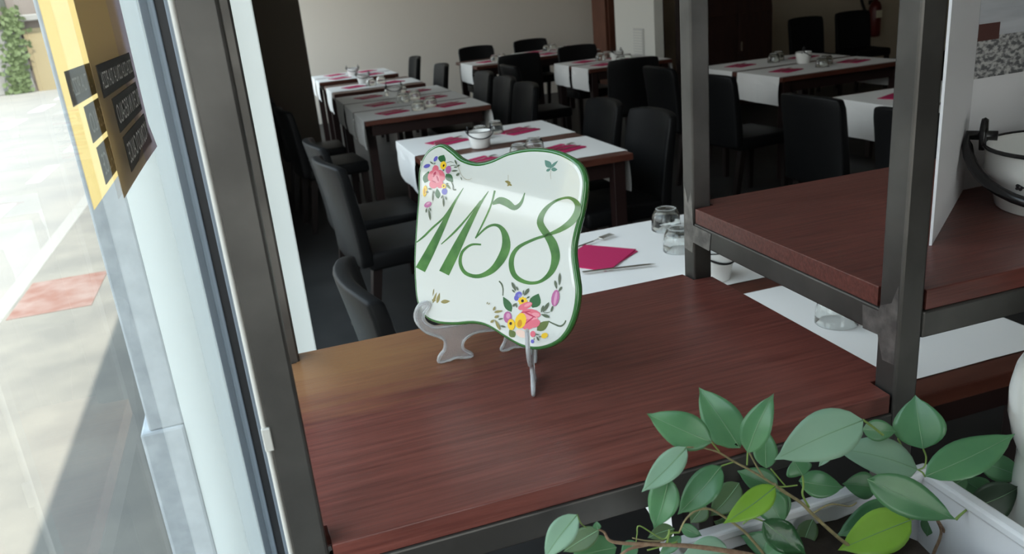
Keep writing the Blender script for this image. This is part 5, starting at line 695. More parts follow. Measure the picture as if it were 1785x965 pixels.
# ------------------------------------------------------------------ furniture of the dining room
def table(key, x0, x1, y0, y1, label, top=.745):
    t = thing('restaurant_table', label, 'table', ((x0+x1)/2, (y0+y1)/2, 0), group='dark wooden restaurant tables')
    boxo('tabletop', 'table_wood', t, x0, x1, y0, y1, top-.032, top, bev=.004)
    bm = bmesh.new()
    for a in ((x0+.06, x1-.06, y0+.05, y0+.075), (x0+.06, x1-.06, y1-.075, y1-.05), (x0+.05, x0+.075, y0+.06, y1-.06), (x1-.075, x1-.05, y0+.06, y1-.06)): box(bm, *a, top-.11, top-.032)
    finish(bm, 'apron', 'table_leg', t)
    for lx in (x0+.03, x1-.09):
        for ly in (y0+(.20 if key == 't3' else .03), y1-.09): boxo('leg', 'table_leg', t, lx, lx+.06, ly, ly+.06, 0, top-.032, bev=.004)
    return t
def runner(x0, x1, y0, y1, label, top=.745, dl=.2, dr=.2):
    bm = bmesh.new(); e = .004; n = 6; prof = []
    for i in range(n): prof.append((x0-e-.012*math.sin(i/n*2.6)*(1-i/n), top-dl+dl*i/n))
    prof += [(x0-e, top-.004), (x0-e+.002, top+.0015), (x0+.01, top+.002)]
    m = 10
    for i in range(1, m): prof.append((x0+(x1-x0)*i/m, top+.002+.0006*math.sin(i*2.1+y0*7)))
    prof += [(x1-.01, top+.002), (x1+e-.002, top+.0015), (x1+e, top-.004)]
    for i in range(n): prof.append((x1+e+.012*math.sin((i+1)/n*2.6)*(i+1)/n, top-.004-(dr-.004)*(i+1)/n))
    ny = 6; G = []
    for j in range(ny+1):
        y = y0+(y1-y0)*j/ny
        G.append([bm.verts.new((x+(.005*math.sin(j*1.7+x*5) if z < top-.05 else 0), y, z)) for x, z in prof])
    for A, B in zip(G, G[1:]):
        for i in range(len(prof)-1): bm.faces.new((A[i], A[i+1], B[i+1], B[i]))
    bm.normal_update()
    r = bmesh.ops.extrude_face_region(bm, geom=list(bm.faces))
    for v in r['geom']:
        if isinstance(v, bmesh.types.BMVert): v.co.z += .0008
    bmesh.ops.recalc_face_normals(bm, faces=bm.faces)
    return tag(finish(bm, 'paper_runner', 'paper', smooth=False), label, 'table runner', 'white paper table runners')
TZ = .7485
# prototypes -----------------------------------------------------------
def napkin_mesh():
    bm = bmesh.new(); s = .095
    for k, (a, z) in enumerate(((0., .0), (.10, .0022))):
        R = Matrix.Rotation(a, 3, 'Z'); P = [R @ Vector(p) for p in ((-s, -s*.9, 0), (s, -s*.9, 0), (s, s*.9, 0), (-s, s*.9, 0))]
        lo = [bm.verts.new(p+Vector((0, 0, z))) for p in P]; hi = [bm.verts.new(p+Vector((0, 0, z+.002))) for p in P]
        bm.faces.new(lo[::-1]); bm.faces.new(hi)
        for i in range(4): bm.faces.new((lo[i], lo[(i+1) % 4], hi[(i+1) % 4], hi[i]))
    return finish(bm, 'napkin', 'napkin')
def fork_mesh():
    bm = bmesh.new()
    box(bm, -.004, .004, -.10, .02, .0, .002, bev=.0006); box(bm, -.0025, .0025, .02, .045, .001, .003)
    box(bm, -.011, .011, .045, .060, .002, .004, bev=.0006)
    for i in range(4): box(bm, -.011+i*.0064, -.0078+i*.0064, .060, .100, .002+.002*0, .004)
    return finish(bm, 'fork', 'cutlery')
def knife_mesh():
    bm = bmesh.new()
    box(bm, -.0055, .0055, -.105, -.015, 0, .004, bev=.0012)
    prism(bm, [(-.007, -.015), (.006, -.015), (.006, .08), (.002, .105), (-.005, .09), (-.008, .06)], .001, .0025)
    return finish(bm, 'knife', 'cutlery')
def tumbler_mesh():   # upside-down tumbler
    bm = bmesh.new()
    lathe(bm, [(.047, 0), (.0475, .001), (.0465, .026), (.043, .048), (.036, .062), (.031, .066), (0, .066), (0, .061), (.030, .060), (.040, .046), (.0438, .026), (.045, .001), (.0455, 0)], seg=24, closed=False)
    lathe(bm, [(.032, .066), (.033, .069), (.029, .070), (.027, .067)], seg=24)
    bmesh.ops.remove_doubles(bm, verts=bm.verts, dist=1e-5)
    # close the drinking rim
    return finish(bm, 'tumbler', 'glass_ware', smooth=True)
def bucket_thing(r, h, label, group=None):
    t = thing('enamel_bucket', label, 'bucket', group=group)
    bm = bmesh.new()
    lathe(bm, [(0, 0), (r*.78, 0), (r*.80, .002), (r*.86, h*.35), (r*.90, h*.5), (r*.985, h*.62), (r*.97, h*.72), (r*.985, h*.95), (r, h), (r*.97, h), (r*.945, h*.94), (r*.93, h*.7), (r*.88, h*.5), (r*.80, h*.1), (0, h*.06)], seg=40)
    finish(bm, 'body', 'enamel', t, smooth=True, loc=1)
    bm = bmesh.new(); ring = [(r*1.0*math.cos(a), r*1.0*math.sin(a), h) for a in [2*math.pi*i/40 for i in range(42)]]; tube(bm, ring, r*.028, seg=6, caps=False)
    finish(bm, 'rim', 'enamel_black', t, smooth=True, loc=1)
    for s in (-1, 1):
        bm = bmesh.new(); w = r*.14
        tube(bm, smooth_path([(s*r*1.0, -w, h*.92), (s*r*1.01, -w, h*1.2), (s*r*1.01, 0, h*1.36), (s*r*1.01, w, h*1.2), (s*r*1.0, w, h*.92)], 4), r*.05, seg=6)
        finish(bm, 'handle_lug', 'enamel_black', t, smooth=True, loc=1)
    bm = bmesh.new(); P = []
    for i in range(21):
        a = math.pi*i/20; P.append((r*1.20*math.cos(a), -r*1.20*math.sin(a)*.81, h*1.12-r*1.20*math.sin(a)*.59))
    P = [(r*.84, .0, h*1.12)]+P+[(-r*.84, 0, h*1.12)]
    tube(bm, P, r*(.07 if r > .08 else .05), seg=8); finish(bm, 'bail_handle', 'enamel_black', t, smooth=True, loc=1)
    return t
def chair_proto(label):
    t = thing('dining_chair', label, 'chair', group='black upholstered dining chairs')
    w, dp, sh, bh = .43, .43, .46, .875
    bm = bmesh.new(); box(bm, -w/2, w/2, -dp/2, dp/2, sh-.085, sh, bev=.022, seg=3); finish(bm, 'seat', 'leatherette', t, smooth=True, loc=1)
    bm = bmesh.new(); nx, nz = 8, 8; F = []; B = []
    for j in range(nz+1):
        z = sh-.06+(bh-sh+.06)*j/nz; f = j/nz; rake = -.02-.085*f**1.3; th = .062-.018*f
        rf = []; rb = []
        for i in range(nx+1):
            u = -1+2*i/nx; x = u*w/2*(1+.03*f)*(1-.05*(1 if f > .99 else 0)); c = .045*u*u*(.3+.7*f)
            ztop = z-(.008*u*u if f > .99 else 0)-(.006*abs(u)**6 if f > .99 else 0)
            rf.append(bm.verts.new((x, -dp/2+th*.5+rake+c, ztop))); rb.append(bm.verts.new((x, -dp/2-th*.5+rake+c, ztop)))
        F.append(rf); B.append(rb)
    for j in range(nz):
        for i in range(nx):
            bm.faces.new((F[j][i], F[j][i+1], F[j+1][i+1], F[j+1][i])); bm.faces.new((B[j][i+1], B[j][i], B[j+1][i], B[j+1][i+1]))
        bm.faces.new((F[j+1][0], B[j+1][0], B[j][0], F[j][0])); bm.faces.new((F[j][nx], B[j][nx], B[j+1][nx], F[j+1][nx]))
    for i in range(nx):
        bm.faces.new((F[nz][i], F[nz][i+1], B[nz][i+1], B[nz][i])); bm.faces.new((F[0][i+1], F[0][i], B[0][i], B[0][i+1]))
    bmesh.ops.recalc_face_normals(bm, faces=bm.faces)
    es = [e for e in bm.edges if len(e.link_faces) == 2 and e.calc_face_angle() > .9]
    bmesh.ops.bevel(bm, geom=es, offset=.011, segments=3, profile=.5, affect='EDGES')
    finish(bm, 'backrest', 'leatherette', t, smooth=True, loc=1)
    for sx in (-1, 1):
        for sy, k in ((1, 0), (-1, .06)):
            bm = bmesh.new(); x = sx*(w/2-.035); y = sy*(dp/2-.035)
            tp = [bm.verts.new((x+a*.022, y+b*.022, sh-.08)) for a, b in ((-1, -1), (1, -1), (1, 1), (-1, 1))]
            lo = [bm.verts.new((x+a*.016, y-k+b*.016, 0)) for a, b in ((-1, -1), (1, -1), (1, 1), (-1, 1))]
            bm.faces.new(tp); bm.faces.new(lo[::-1])
            for i in range(4): bm.faces.new((lo[i], lo[(i+1) % 4], tp[(i+1) % 4], tp[i]))
            finish(bm, 'leg', 'chair_leg', t, loc=1)
    return t
nap0, fork0, knife0, tum0 = napkin_mesh(), fork_mesh(), knife_mesh(), tumbler_mesh()
used = set()
def put(o, loc, rz, label, cat, group):
    c = o if o.name not in used else o.copy()
    if o.name in used: COL.objects.link(c)
    used.add(o.name); c.location = loc; c.rotation_euler = (0, 0, rz); return tag(c, label, cat, group)
cproto = [None]
def chair(x, y, deg, label):
    if cproto[0] is None:
        cproto[0] = chair_proto(label); c = cproto[0]; c.location = (x, y, 0); c.rotation_euler = (0, 0, math.radians(deg)); return c
    return dup(cproto[0], (x, y, 0), math.radians(deg), label)
buckets = [None]
def bucket(x, y, label, rz=0.):
    if buckets[0] is None:
        buckets[0] = bucket_thing(.062, .085, label, 'small white enamel buckets on the tables'); b = buckets[0]; b.location = (x, y, TZ); b.rotation_euler = (0, 0, rz); return b
    return dup(buckets[0], (x, y, TZ), rz, label)
def setting(x, y, rz, where, fork=True):
    put(nap0, (x, y, TZ), rz, 'dark red napkin ' + where, 'napkin', 'folded napkins')
    if fork:
        put(fork0, (x+.012, y+.035, TZ+.0045), rz-1.45, 'steel fork on napkin ' + where, 'fork', 'forks')
        put(knife0, (x+.01, y-.03, TZ+.0045), rz-1.62, 'steel knife on napkin ' + where, 'knife', 'knives')
def glass(x, y, label): put(tum0, (x, y, TZ), random.random(), label, 'glass', 'upturned glass tumblers')
TB = {
 't1': (.635, 1.52, .455, 1.795, 'table behind the rack', 'dark wooden table with white paper runners right behind the steel rack'),
 't2': (.80, 1.69, 2.83, 4.12, 'table behind the plaque', 'dark wooden table laid for four just above the number plaque'),
 't3': (.76, 1.66, 5.05, 6.78, 'long third table', 'long wooden table with tan lit runners beyond the plaque table'),
 't4': (.78, 1.63, 7.08, 7.98, 'bright fourth table', 'brightly lit table with white runner beyond the long table'),
 't5': (.78, 1.62, 8.4, 9.35, 'table at the pale wall', 'last table at the far left against the pale back wall'),
 't6': (2.40, 3.08, 8.05, 8.95, 'far middle table', 'far dark table in front of the pale wall, left of the pillar'),
 't10': (3.15, 3.95, 8.3, 9.2, 'far table beside pillar', 'far table half hidden just left of the white pillar'),
 't7': (3.02, 3.86, 6.45, 7.38, 'table before pillar', 'table with pale runner just before the white pillar'),
 't8': (3.62, 4.70, 4.42, 5.62, 'table between rack posts', 'wide table with white runners framed between the two right rack posts'),
 't9': (3.25, 4.25, 2.2, 3.46, 'table behind right post', 'table with hanging white runner partly hidden by the right rack post'),
}
for k, (x0, x1, y0, y1, short, lab) in TB.items():
    table(k, x0, x1, y0, y1, lab)
    L = y1-y0; gap = .15 if k == 't2' else .07
    if k in ('t1',): R = [(y0+.055, 1.055, 'near'), (1.13, y1-.015, 'far')]
    elif k == 't3': R = [(y0+.02, y0+.53, 'near'), (y0+.58, y0+1.1, 'middle'), (y0+1.15, y1-.02, 'far')]
    elif k in ('t4', 't6'): R = [(y0+.16, y0+.66, 'single')]
    else: R = [(y0+(.07 if k == 't2' else .03), (y0+y1)/2-gap/2, 'near'), ((y0+y1)/2+gap/2, y1-.03, 'far')]
    for a, b, w in R:
        runner(x0, x1, a, b, 'white paper runner, %s one, across the %s' % (w, short))
        if k == 't1' : continue
        m = (a+b)/2
        setting(x0+.24, m, .35, 'at left end of %s runner, %s' % (w, short), k in ('t2', 't3', 't8'))
        setting(x1-.24, m, .35, 'at right end of %s runner, %s' % (w, short), k in ('t2', 't3', 't8'))
        if k in ('t2', 't3', 't7', 't8', 't4', 't6', 't10'):
            for q, dx in enumerate((-.03, .085)): glass((x0+x1)/2+dx, m-.06+.1*q, 'upturned tumbler, %s one, mid of %s runner, %s' % (('left', 'right')[q], w, short))
bucket(1.145, 3.52, 'small white bucket with black handle on the table behind the plaque')
bucket(1.19, 6.25, 'small white bucket on the long table third from the rack')
bucket(1.15, 7.75, 'small white bucket on the brightly lit table fourth from the rack')
bucket(1.18, 8.72, 'small white bucket on the last table before the pale wall')
bucket(3.50, 6.9, 'small white bucket on the table before the white pillar', .4)
bucket(4.22, 5.0, 'small white bucket on the table framed by the rack posts', .9)
bucket(1.125, 1.20, 'small white bucket with black handle under the steel cross beam', .5)
# the near table's own setting
put(nap0, (.93, 1.52, TZ), .62, 'magenta folded napkin on the near table beside the plaque', 'napkin', 'folded napkins')
put(knife0, (.94, 1.385, TZ+.0045), -1.79, 'steel knife lying across the magenta napkin beside the plaque', 'knife', 'knives')
put(fork0, (.965, 1.655, TZ+.0045), -1.2, 'steel fork on white paper just behind the magenta napkin', 'fork', 'forks')
glass(1.235, 1.66, 'upturned clear tumbler beside the middle steel post, the farther one')
glass(1.165, 1.45, 'upturned clear tumbler beside the middle steel post, the nearer one')
glass(1.205, .80, 'upturned clear tumbler under the steel beam of the upper shelf')
# chairs: x, y, heading, label
for c in [
 (.50, 1.42, -88, 'near black chair with light catching its curved back, left of the plaque'),
 (.60, 3.15, -82, 'black chair left of the plaque table, nearer one'),
 (.60, 3.72, -86, 'black chair left of the plaque table, farther one'),
 (.53, 5.38, -84, 'black chair against the brown pier at the long table, nearer one'),
 (.48, 6.12, -90, 'black chair against the brown pier at the long table, farther one'),
 (1.69, 3.16, 92, 'black chair right of the plaque table, next to the middle steel post'),
 (1.67, 3.72, 90, 'black chair right of the plaque table, farther from the post'),
 (1.635, 4.98, 90, 'black chair right of the long table, nearest of three'),
 (1.66, 5.56, 90, 'black chair right of the long table, middle of three'),
 (1.66, 6.14, 90, 'black chair right of the long table with pale lit edge, farthest of three'),
 (1.60, 7.42, 90, 'small black chair against the pale wall, right one'),
 (1.62, 8.80, 90, 'small black chair against the pale wall, left one'),
 (2.74, 7.80, -6, 'black chair seen from behind at the far middle table'),
 (2.76, 9.05, 180, 'far black chair behind the far middle table, left one'),
 (3.51, 9.20, 180, 'far black chair behind the tables, next to the pillar'),
 (3.42, 7.44, 180, 'black chair on the far side of the table before the pillar'),
 (2.55, 6.5, -90, 'black chair on the left side of the table before the pillar'),
 (3.17, 6.05, -8, 'black chair seen from behind before the white pillar'),
 (3.22, 4.98, -88, 'black chair just left of the middle steel post, at the far table'),
 (3.20, 4.22, -84, 'black chair seen just right of the middle steel post'),
 (3.03, 2.98, -86, 'large black chair seen from behind between the two right rack posts'),
 (3.03, 2.28, -86, 'black chair partly hidden by the right rack post'),
 (6.31, 7.55, 176, 'far black chair in front of the beige wall, left one'),
 (6.98, 7.60, 172, 'far black chair in front of the beige wall, right one'),
 (4.45, 4.1, 8, 'black chair tucked under the near side of the table framed by rack posts'),
]: chair(*c)

# ------------------------------------------------------------------ back of the dining room
vt = thing('wall_vent', 'small white louvred vent on the white pillar', 'vent', (4.15, 7.72, .8))
boxo('vent_frame', 'vent', vt, 4.136, 4.15, 7.60, 7.83, .68, .97, bev=.003)
for i in range(9): boxo('louvre', 'column_white', vt, 4.131, 4.137, 7.62, 7.81, .705+i*.028, .722+i*.028)
cb = thing('arched_cabinet', 'tall dark wooden cabinet with rounded top behind the middle post', 'cabinet', (5.35, 7.9, 0))
bm = bmesh.new(); P = [(4.85, 0), (5.80, 0)]+[(5.80-.35*(1-math.cos(a)), 1.02+.35*math.sin(a)) for a in [i*math.pi/2/8 for i in range(9)]]+[(5.2-.35*math.sin(a), 1.37-.1*(1-math.cos(a))) for a in [i*math.pi/2/4 for i in range(5)]]
A = [bm.verts.new((x, 7.7, z)) for x, z in P]; B = [bm.verts.new((x, 8.2, z)) for x, z in P]
bm.faces.new(A); bm.faces.new(B[::-1])
for i in range(len(P)): bm.faces.new((A[i], B[i], B[(i+1) % len(P)], A[(i+1) % len(P)]))
bmesh.ops.recalc_face_normals(bm, faces=bm.faces); finish(bm, 'body', 'cabinet_wood', cb)
for xa in (4.92, 5.36):
    d = boxo('door', 'cabinet_wood', cb, xa, xa+.40, 7.685, 7.7, .1, 1.0, bev=.004); boxo('handle', 'cutlery', d, xa+.02, xa+.035, 7.67, 7.685, .6, .7)
wp = thing('wooden_dresser', 'reddish brown wooden dresser behind the white pillar', 'dresser', (4.9, 9.3, 0))
boxo('body', 'panel_wood', wp, 4.38, 5.19, 9.1, 9.5, .08, 2.1, bev=.004)
for xa in (4.42, 4.81): boxo('door', 'panel_wood', wp, xa, xa+.35, 9.085, 9.1, .15, 2.0, bev=.004)
boxo('plinth', 'cabinet_wood', wp, 4.40, 5.17, 9.13, 9.5, 0, .08)
ex = thing('fire_extinguisher', 'red fire extinguisher with black hose hanging on the beige wall', 'fire extinguisher', (8.75, 9.5, .45))
bm = bmesh.new(); lathe(bm, [(0, 0), (.075, .0), (.085, .02), (.085, .40), (.06, .47), (.03, .49), (.03, .52), (0, .52)], (8.75, 9.5, .36), seg=20); finish(bm, 'cylinder', 'extinguisher_red', ex, smooth=True)
bm = bmesh.new(); box(bm, 8.70, 8.80, 9.47, 9.53, .94, 1.0, bev=.01); finish(bm, 'valve', 'rubber', ex)
bm = bmesh.new(); tube(bm, smooth_path([(8.72, 9.46, .97), (8.62, 9.42, 1.10), (8.48, 9.42, 1.08), (8.44, 9.43, .92), (8.52, 9.44, .74)], 5), .02, seg=8); finish(bm, 'hose', 'rubber', ex, smooth=True)
boxo('label_band', 'bone', ex, 8.70, 8.80, 9.412, 9.418, .62, .72); boxo('wall_bracket', 'rubber', ex, 8.71, 8.79, 9.57, 9.601, .8, .86)

# ------------------------------------------------------------------ things on the upper shelf
bk = bucket_thing(.097, .080, 'white enamel bowl bucket with black rim and hanging black handle on the upper shelf')
bk.location = (1.012, .143, Z2); bk.rotation_euler = (0, 0, -.89)
bm = bmesh.new()
for i in range(5):
    a = i*1.257; r = bmesh.ops.create_circle(bm, segments=8, radius=.0022, cap_ends=True)
    for v in r['verts']: v.co = Vector((-.048+.0032*math.cos(a)+v.co.x, -.0765, .041+.003*math.sin(a)+v.co.y))
finish(bm, 'painted_motif', 'enamel_black', bk, loc=1)
cd = thing('photo_standee', 'folded white card display with a printed roadside photograph on the upper shelf', 'display card', (.97, .25, Z2))
def panel(name, a, b, z0, z1, m, t=.003, off=0., parent=cd):
    a = Vector((*a, 0)); b = Vector((*b, 0)); d = (b-a).normalized(); nr = Vector((d.y, -d.x, 0))
    bm = bmesh.new(); vs = []
    for z in (z0, z1):
        for p, o in ((a, off), (b, off), (b, off-t), (a, off-t)):
            q = p+nr*o; vs.append(bm.verts.new((q.x, q.y, z)))
    bm.faces.new(vs[3::-1]); bm.faces.new(vs[4:])
    for i in range(4): bm.faces.new((vs[i], vs[(i+1) % 4], vs[4+(i+1) % 4], vs[4+i]))
    bmesh.ops.recalc_face_normals(bm, faces=bm.faces)
    return finish(bm, name, m, parent)
FA, FB = (.768, .107), (.980, .272); FC = (1.245, .280)
panel('left_wing', FA, FB, Z2, Z2+.42, 'card_white')
rp_ = panel('right_wing', FB, FC, Z2, Z2+.42, 'card_white')
def along(s): return (FB[0]+(FC[0]-FB[0])*s, FB[1]+(FC[1]-FB[1])*s)
zb0 = Z2+.155
panel('printed_photograph', along(0), along(1), zb0, zb0+.055, 'print_gravel', .0004, .0004, rp_)
panel('printed_photograph', along(0), along(1), zb0+.055, zb0+.118, 'print_road', .0004, .0004, rp_)
panel('printed_photograph', along(0), along(1), zb0+.118, zb0+.20, 'print_dark', .0004, .0004, rp_)
panel('printed_block', along(0), along(.14), zb0+.050, zb0+.072, 'print_brick', .0004, .0008, rp_)
panel('printed_post', along(.33), along(.44), zb0+.022, zb0+.16, 'print_post', .0004, .0008, rp_)

# ------------------------------------------------------------------ poster on the window and its reflection
def poster(x, y0, y1, z0, z1, paper, paper2, block, ink, label, curl):
    p = thing('poster', label, 'poster', (x, (y0+y1)/2, z0))
    w = y1-y0
    bm = bmesh.new(); n = 8
    G = []
    for j in range(9):
        z = z0+(.0, .01, .02, .03, .06, .12, .2, .3, z1-z0)[j]
        G.append([bm.verts.new((x+curl*max(0, 1-(z-z0)/.03)*(i/n)**2, y0+w*i/n, z)) for i in range(n+1)])
    for A, B in zip(G, G[1:]):
        for i in range(n): bm.faces.new((A[i], A[i+1], B[i+1], B[i])).material_index = 0 if i < n*.62 else 1
    r = bmesh.ops.extrude_face_region(bm, geom=list(bm.faces))
    for v in r['geom']:
        if isinstance(v, bmesh.types.BMVert): v.co.x -= .0004
    bmesh.ops.recalc_face_normals(bm, faces=bm.faces)
    finish(bm, 'sheet', [paper, paper2], p)
    rows = (('COCA-COLA CON LA TUA PIZZA', .08, .91, 1.470, 1.4985), ('RICEVI IN REGALO', .22, .90, 1.4335, 1.4655), ("L'ICONICO CALICE", .25, .92, 1.394, 1.428))
    for txt, a, b, za, zb_ in rows:
        boxo('text_block', block, p, x, x+.0006, y0+w*a, y0+w*b, za, zb_)
        cu = bpy.data.curves.new('lettering', 'FONT'); cu.body = txt; cu.align_x = 'LEFT'; cu.size = 1
        ob = bpy.data.objects.new('lettering', cu); COL.objects.link(ob)
        bpy.context.view_layer.update(); me = bpy.data.meshes.new_from_object(ob.evaluated_get(bpy.context.evaluated_depsgraph_get()))
        COL.objects.unlink(ob); bpy.data.objects.remove(ob)
        xs = [v.co.x for v in me.vertices]; ys = [v.co.y for v in me.vertices]; x0, x1_, ya, yb = min(xs), max(xs), min(ys), max(ys)
        for v in me.vertices:   # the print faces the street, so it reads mirrored from the room
            fx = (v.co.x-x0)/(x1_-x0); fy = (v.co.y-ya)/(yb-ya); pad = .007
            v.co = Vector((x+.0010, y0+w*b-.008-fx*(w*(b-a)-.016), za+pad+fy*(zb_-za-2*pad)))
        me.materials.clear(); me.materials.append(MATS[ink]); o = bpy.data.objects.new('lettering', me); COL.objects.link(o); o.parent = p; o.matrix_parent_inverse = Matrix.Translation(p.location).inverted()
    for i in range(4): boxo('small_print', 'poster_small', p, x, x+.0005, y0+w*(.62 if i else .72), y0+w*(.93), z0+.016+i*.0062, z0+.0172+i*.0062)
    return p
poster(-.0845, .165, .475, 1.384, 1.80, 'poster_tan', 'poster_mauve', 'poster_block', 'poster_ink', 'brown shaded poster with mirrored white lettering hanging on the window', .004)
poster(-.1010, .112, .43, 1.388, 1.80, 'poster_reflection', 'poster_reflection', 'poster_block_light', 'poster_ink_light', 'yellow reflection of the brown poster in the window, built as a second sheet', 0.)  # the poster's reflected double in the glazing, built as a second printed sheet
# ------------------------------------------------------------------ ficus in its planter, jug, bench
bn = thing('plant_bench', 'low wooden bench carrying the planter and the jug in front of the rack', 'bench', (.62, -.14, 0))
boxo('bench_top', 'bench_wood', bn, .30, 1.08, -.28, -.012, .735, .76, bev=.003)
for x in (.33, 1.02):
    for y in (-.26, -.06): boxo('leg', 'bench_wood', bn, x, x+.03, y, y+.03, 0, .735, bev=.002)
fic = thing('ficus_plant', 'leafy green ficus spreading over the shelf front from a white rectangular planter', 'plant', (.5, -.12, .76))
PX0, PX1, PY0, PY1, PZ0, PZ1 = .345, .662, -.245, -.014, .76, 1.0
bm = bmesh.new(); t = .008
for b in ((PX0, PX1, PY0, PY0+t), (PX0, PX1, PY1-t, PY1), (PX0, PX0+t, PY0+t, PY1-t), (PX1-t, PX1, PY0+t, PY1-t)): box(bm, *b, PZ0, PZ1-.001)
box(bm, PX0+t, PX1-t, PY0+t, PY1-t, PZ0, PZ0+.01)
pt = finish(bm, 'planter', 'planter_white', fic)
bm = bmesh.new()
for b in ((PX0-.004, PX1+.004, PY0-.004, PY0+.011), (PX0-.004, PX1+.004, PY1-.011, PY1+.004), (PX0-.004, PX0+.011, PY0+.011, PY1-.011), (PX1-.011, PX1+.004, PY0+.011, PY1-.011)): box(bm, *b, PZ1-.012, PZ1, bev=.003)
finish(bm, 'planter_rim', 'planter_white', pt)
boxo('planter_divider', 'planter_white', pt, .582, .588, PY0+.009, PY1-.009, PZ0+.01, .97)
bm = bmesh.new(); box(bm, PX0+.009, .5815, PY0+.009, PY1-.009, PZ0+.011, .975); bmesh.ops.subdivide_edges(bm, edges=bm.edges, cuts=5, use_grid_fill=True)
for v in bm.verts:
    if v.co.z > .97: v.co.z += random.uniform(-.006, .006)
finish(bm, 'soil', 'soil', fic)
for i, (x, z, m, r) in enumerate(((.596, .868, 'gold', .0065), (.607, .872, 'p_mauve', .008), (.618, .866, 'p_rose3', .007), (.588, .884, 'p_leaf', .006), (.603, .888, 'p_leaf', .005), (.622, .884, 'p_leaf', .005), (.630, .868, 'p_leaf2', .006), (.580, .872, 'p_leaf2', .006))):
    bm = bmesh.new(); q = bmesh.ops.create_circle(bm, segments=12, radius=r, cap_ends=True)
    for v in q['verts']: v.co = Vector((x+v.co.x, PY1-t-.0006, z+v.co.y*(.5 if 'leaf' in m else 1)))
    finish(bm, 'painted_flower', m, pt)
for P, r0, r1, kind in STEMS:
    bm = bmesh.new(); tube(bm, smooth_path(P, 5), r0, r1, seg=7)
    finish(bm, 'leaf_stalk' if kind == 'petiole' else 'branch', kind, fic, smooth=True)
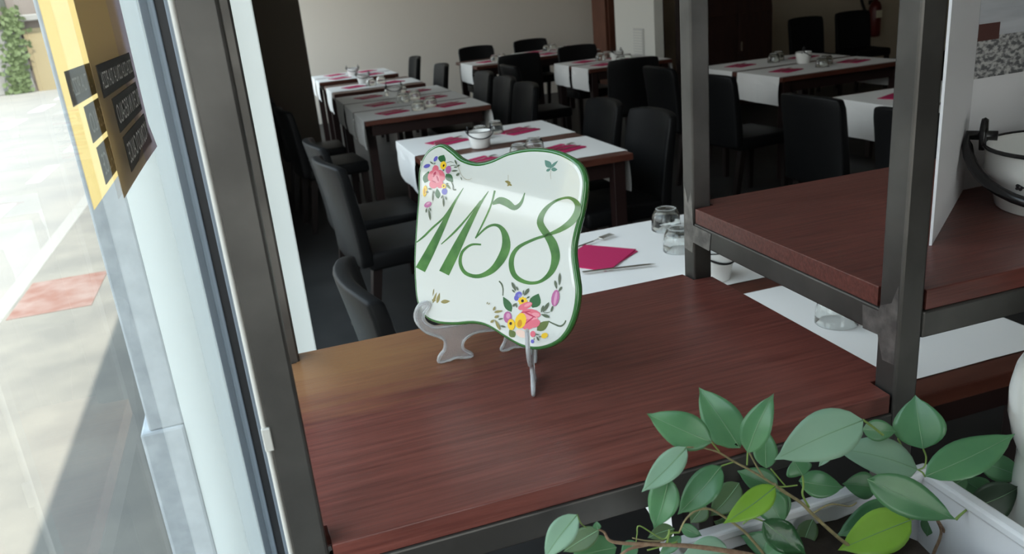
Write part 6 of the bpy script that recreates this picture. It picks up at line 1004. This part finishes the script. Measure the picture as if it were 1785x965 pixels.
# trunks rising from the soil to the branches
for a, b in (((.47, -.10, .965), (.447, -.0873, .985)), ((.62, -.07, .77), (.6886, -.054, .8673)), ((.62, -.07, .77), (.6398, -.0551, .885)), ((.53, -.09, .80), None)):
    if b is None: continue
    bm = bmesh.new(); m_ = tuple((p+q)/2+d for p, q, d in zip(a, b, (.005, -.008, 0))); tube(bm, smooth_path([a, m_, b], 5), .0055, .0036, seg=8)
    finish(bm, 'trunk', 'bark', fic, smooth=True)
def leaf(b, tp, w, nrm, kind):
    b, tp, nrm = Vector(b), Vector(tp), Vector(nrm); ax = tp-b; L = ax.length; ax.normalize()
    nrm = (nrm-ax*nrm.dot(ax)).normalized(); sd = ax.cross(nrm)
    ns, nw = 12, 4; bend = random.uniform(.02, .07)*L; sw = random.uniform(-.035, .035)*L; fold = random.uniform(.10, .22); wav = random.uniform(.0, .04)*w
    if kind == 'wavy': wav = .09*w
    ph = random.random()*6
    bm = bmesh.new(); top = []; bot = []
    for i in range(ns+1):
        t = i/ns
        h = (math.sin(math.pi*min(1, t*1.02)**.80)**.85 if 0 < t < 1 else 0.)*(1-.10*t)
        if t > .84: h = h*.55+.45*h*(1-t)/.16
        c = b+ax*(L*t)+nrm*(bend*math.sin(math.pi*t))+sd*(sw*math.sin(math.pi*t))
        row = []; row2 = []
        for j in range(-nw, nw+1):
            u = j/nw; o = sd*(u*h*w*.58)+nrm*(fold*abs(u)*h*w/2+wav*math.sin(t*9+ph+u*2)*abs(u))
            row.append(bm.verts.new(c+o)); row2.append(bm.verts.new(c+o-nrm*.0003))
        top.append(row); bot.append(row2)
    k = 2*nw+1
    for i in range(ns):
        for j in range(k-1):
            bm.faces.new((top[i][j], top[i][j+1], top[i+1][j+1], top[i+1][j])); bm.faces.new((bot[i][j+1], bot[i][j], bot[i+1][j], bot[i+1][j+1]))
        bm.faces.new((top[i][0], top[i+1][0], bot[i+1][0], bot[i][0])); bm.faces.new((top[i+1][k-1], top[i][k-1], bot[i][k-1], bot[i+1][k-1]))
    bmesh.ops.remove_doubles(bm, verts=bm.verts, dist=2e-5); bmesh.ops.recalc_face_normals(bm, faces=bm.faces)
    lo = finish(bm, 'leaf', kind, fic, smooth=True)
    bm = bmesh.new(); tube(bm, [b+ax*(L*i/8*.93)+nrm*(bend*math.sin(math.pi*i/8*.93)+.0002)+sd*(sw*math.sin(math.pi*i/8*.93)) for i in range(9)], .00045, .00018, seg=5)
    finish(bm, 'midrib', 'rib', lo, smooth=True)
for L_ in LEAVES: leaf(*L_)
jg = thing('ceramic_jug', 'cream ceramic jug with small black brush marks at the right edge', 'jug', (.803, -.104, .76))
bm = bmesh.new(); JC = (.803, -.104, .76)
prof = [(0, 0), (.070, 0), (.076, .006), (.084, .06), (.086, .12), (.082, .17), (.078, .215), (.076, .245), (.077, .26), (.083, .275), (.089, .30), (.090, .325), (.086, .35), (.076, .372), (.060, .385), (.050, .392), (.045, .390), (.045, .37), (0, .36)]
lathe(bm, prof, JC, seg=48); body = finish(bm, 'body', 'ceramic_cream', jg, smooth=True)
def rad(z):
    for (r0, z0), (r1, z1) in zip(prof, prof[1:]):
        if z0 <= z <= z1 and z1 > z0: return r0+(r1-r0)*(z-z0)/(z1-z0)
    return .08
for i, (a, z, m, ln) in enumerate([(200, .31, 'enamel_black', .010), (214, .27, 'enamel_black', .009), (206, .245, 'enamel_black', .008), (210, .22, 'enamel_black', .009), (208, .195, 'enamel_black', .009), (194, .36, 'gold', .007), (225, .33, 'enamel_black', .01), (235, .29, 'enamel_black', .01), (222, .24, 'enamel_black', .009), (226, .20, 'enamel_black', .009), (186, .28, 'enamel_black', .009)]):
    a = math.radians(a); bm = bmesh.new(); pts = []
    for k in range(5):
        s = -1+k/2; aa = a+s*ln/.085*.5; zz = z-s*.003+.002*s*s; r = rad(zz)+.0002; pts.append((JC[0]+r*math.cos(aa), JC[1]+r*math.sin(aa), JC[2]+zz))
    tube(bm, pts, .0011, .0006, seg=5); finish(bm, 'brush_mark', m, body)
bm = bmesh.new(); tube(bm, smooth_path([(JC[0]+.082, JC[1], .76+.34), (JC[0]+.13, JC[1], .76+.33), (JC[0]+.135, JC[1], .76+.24), (JC[0]+.082, JC[1], .76+.17)], 6), .010, .008, seg=10)
finish(bm, 'handle', 'ceramic_cream', jg, smooth=True)
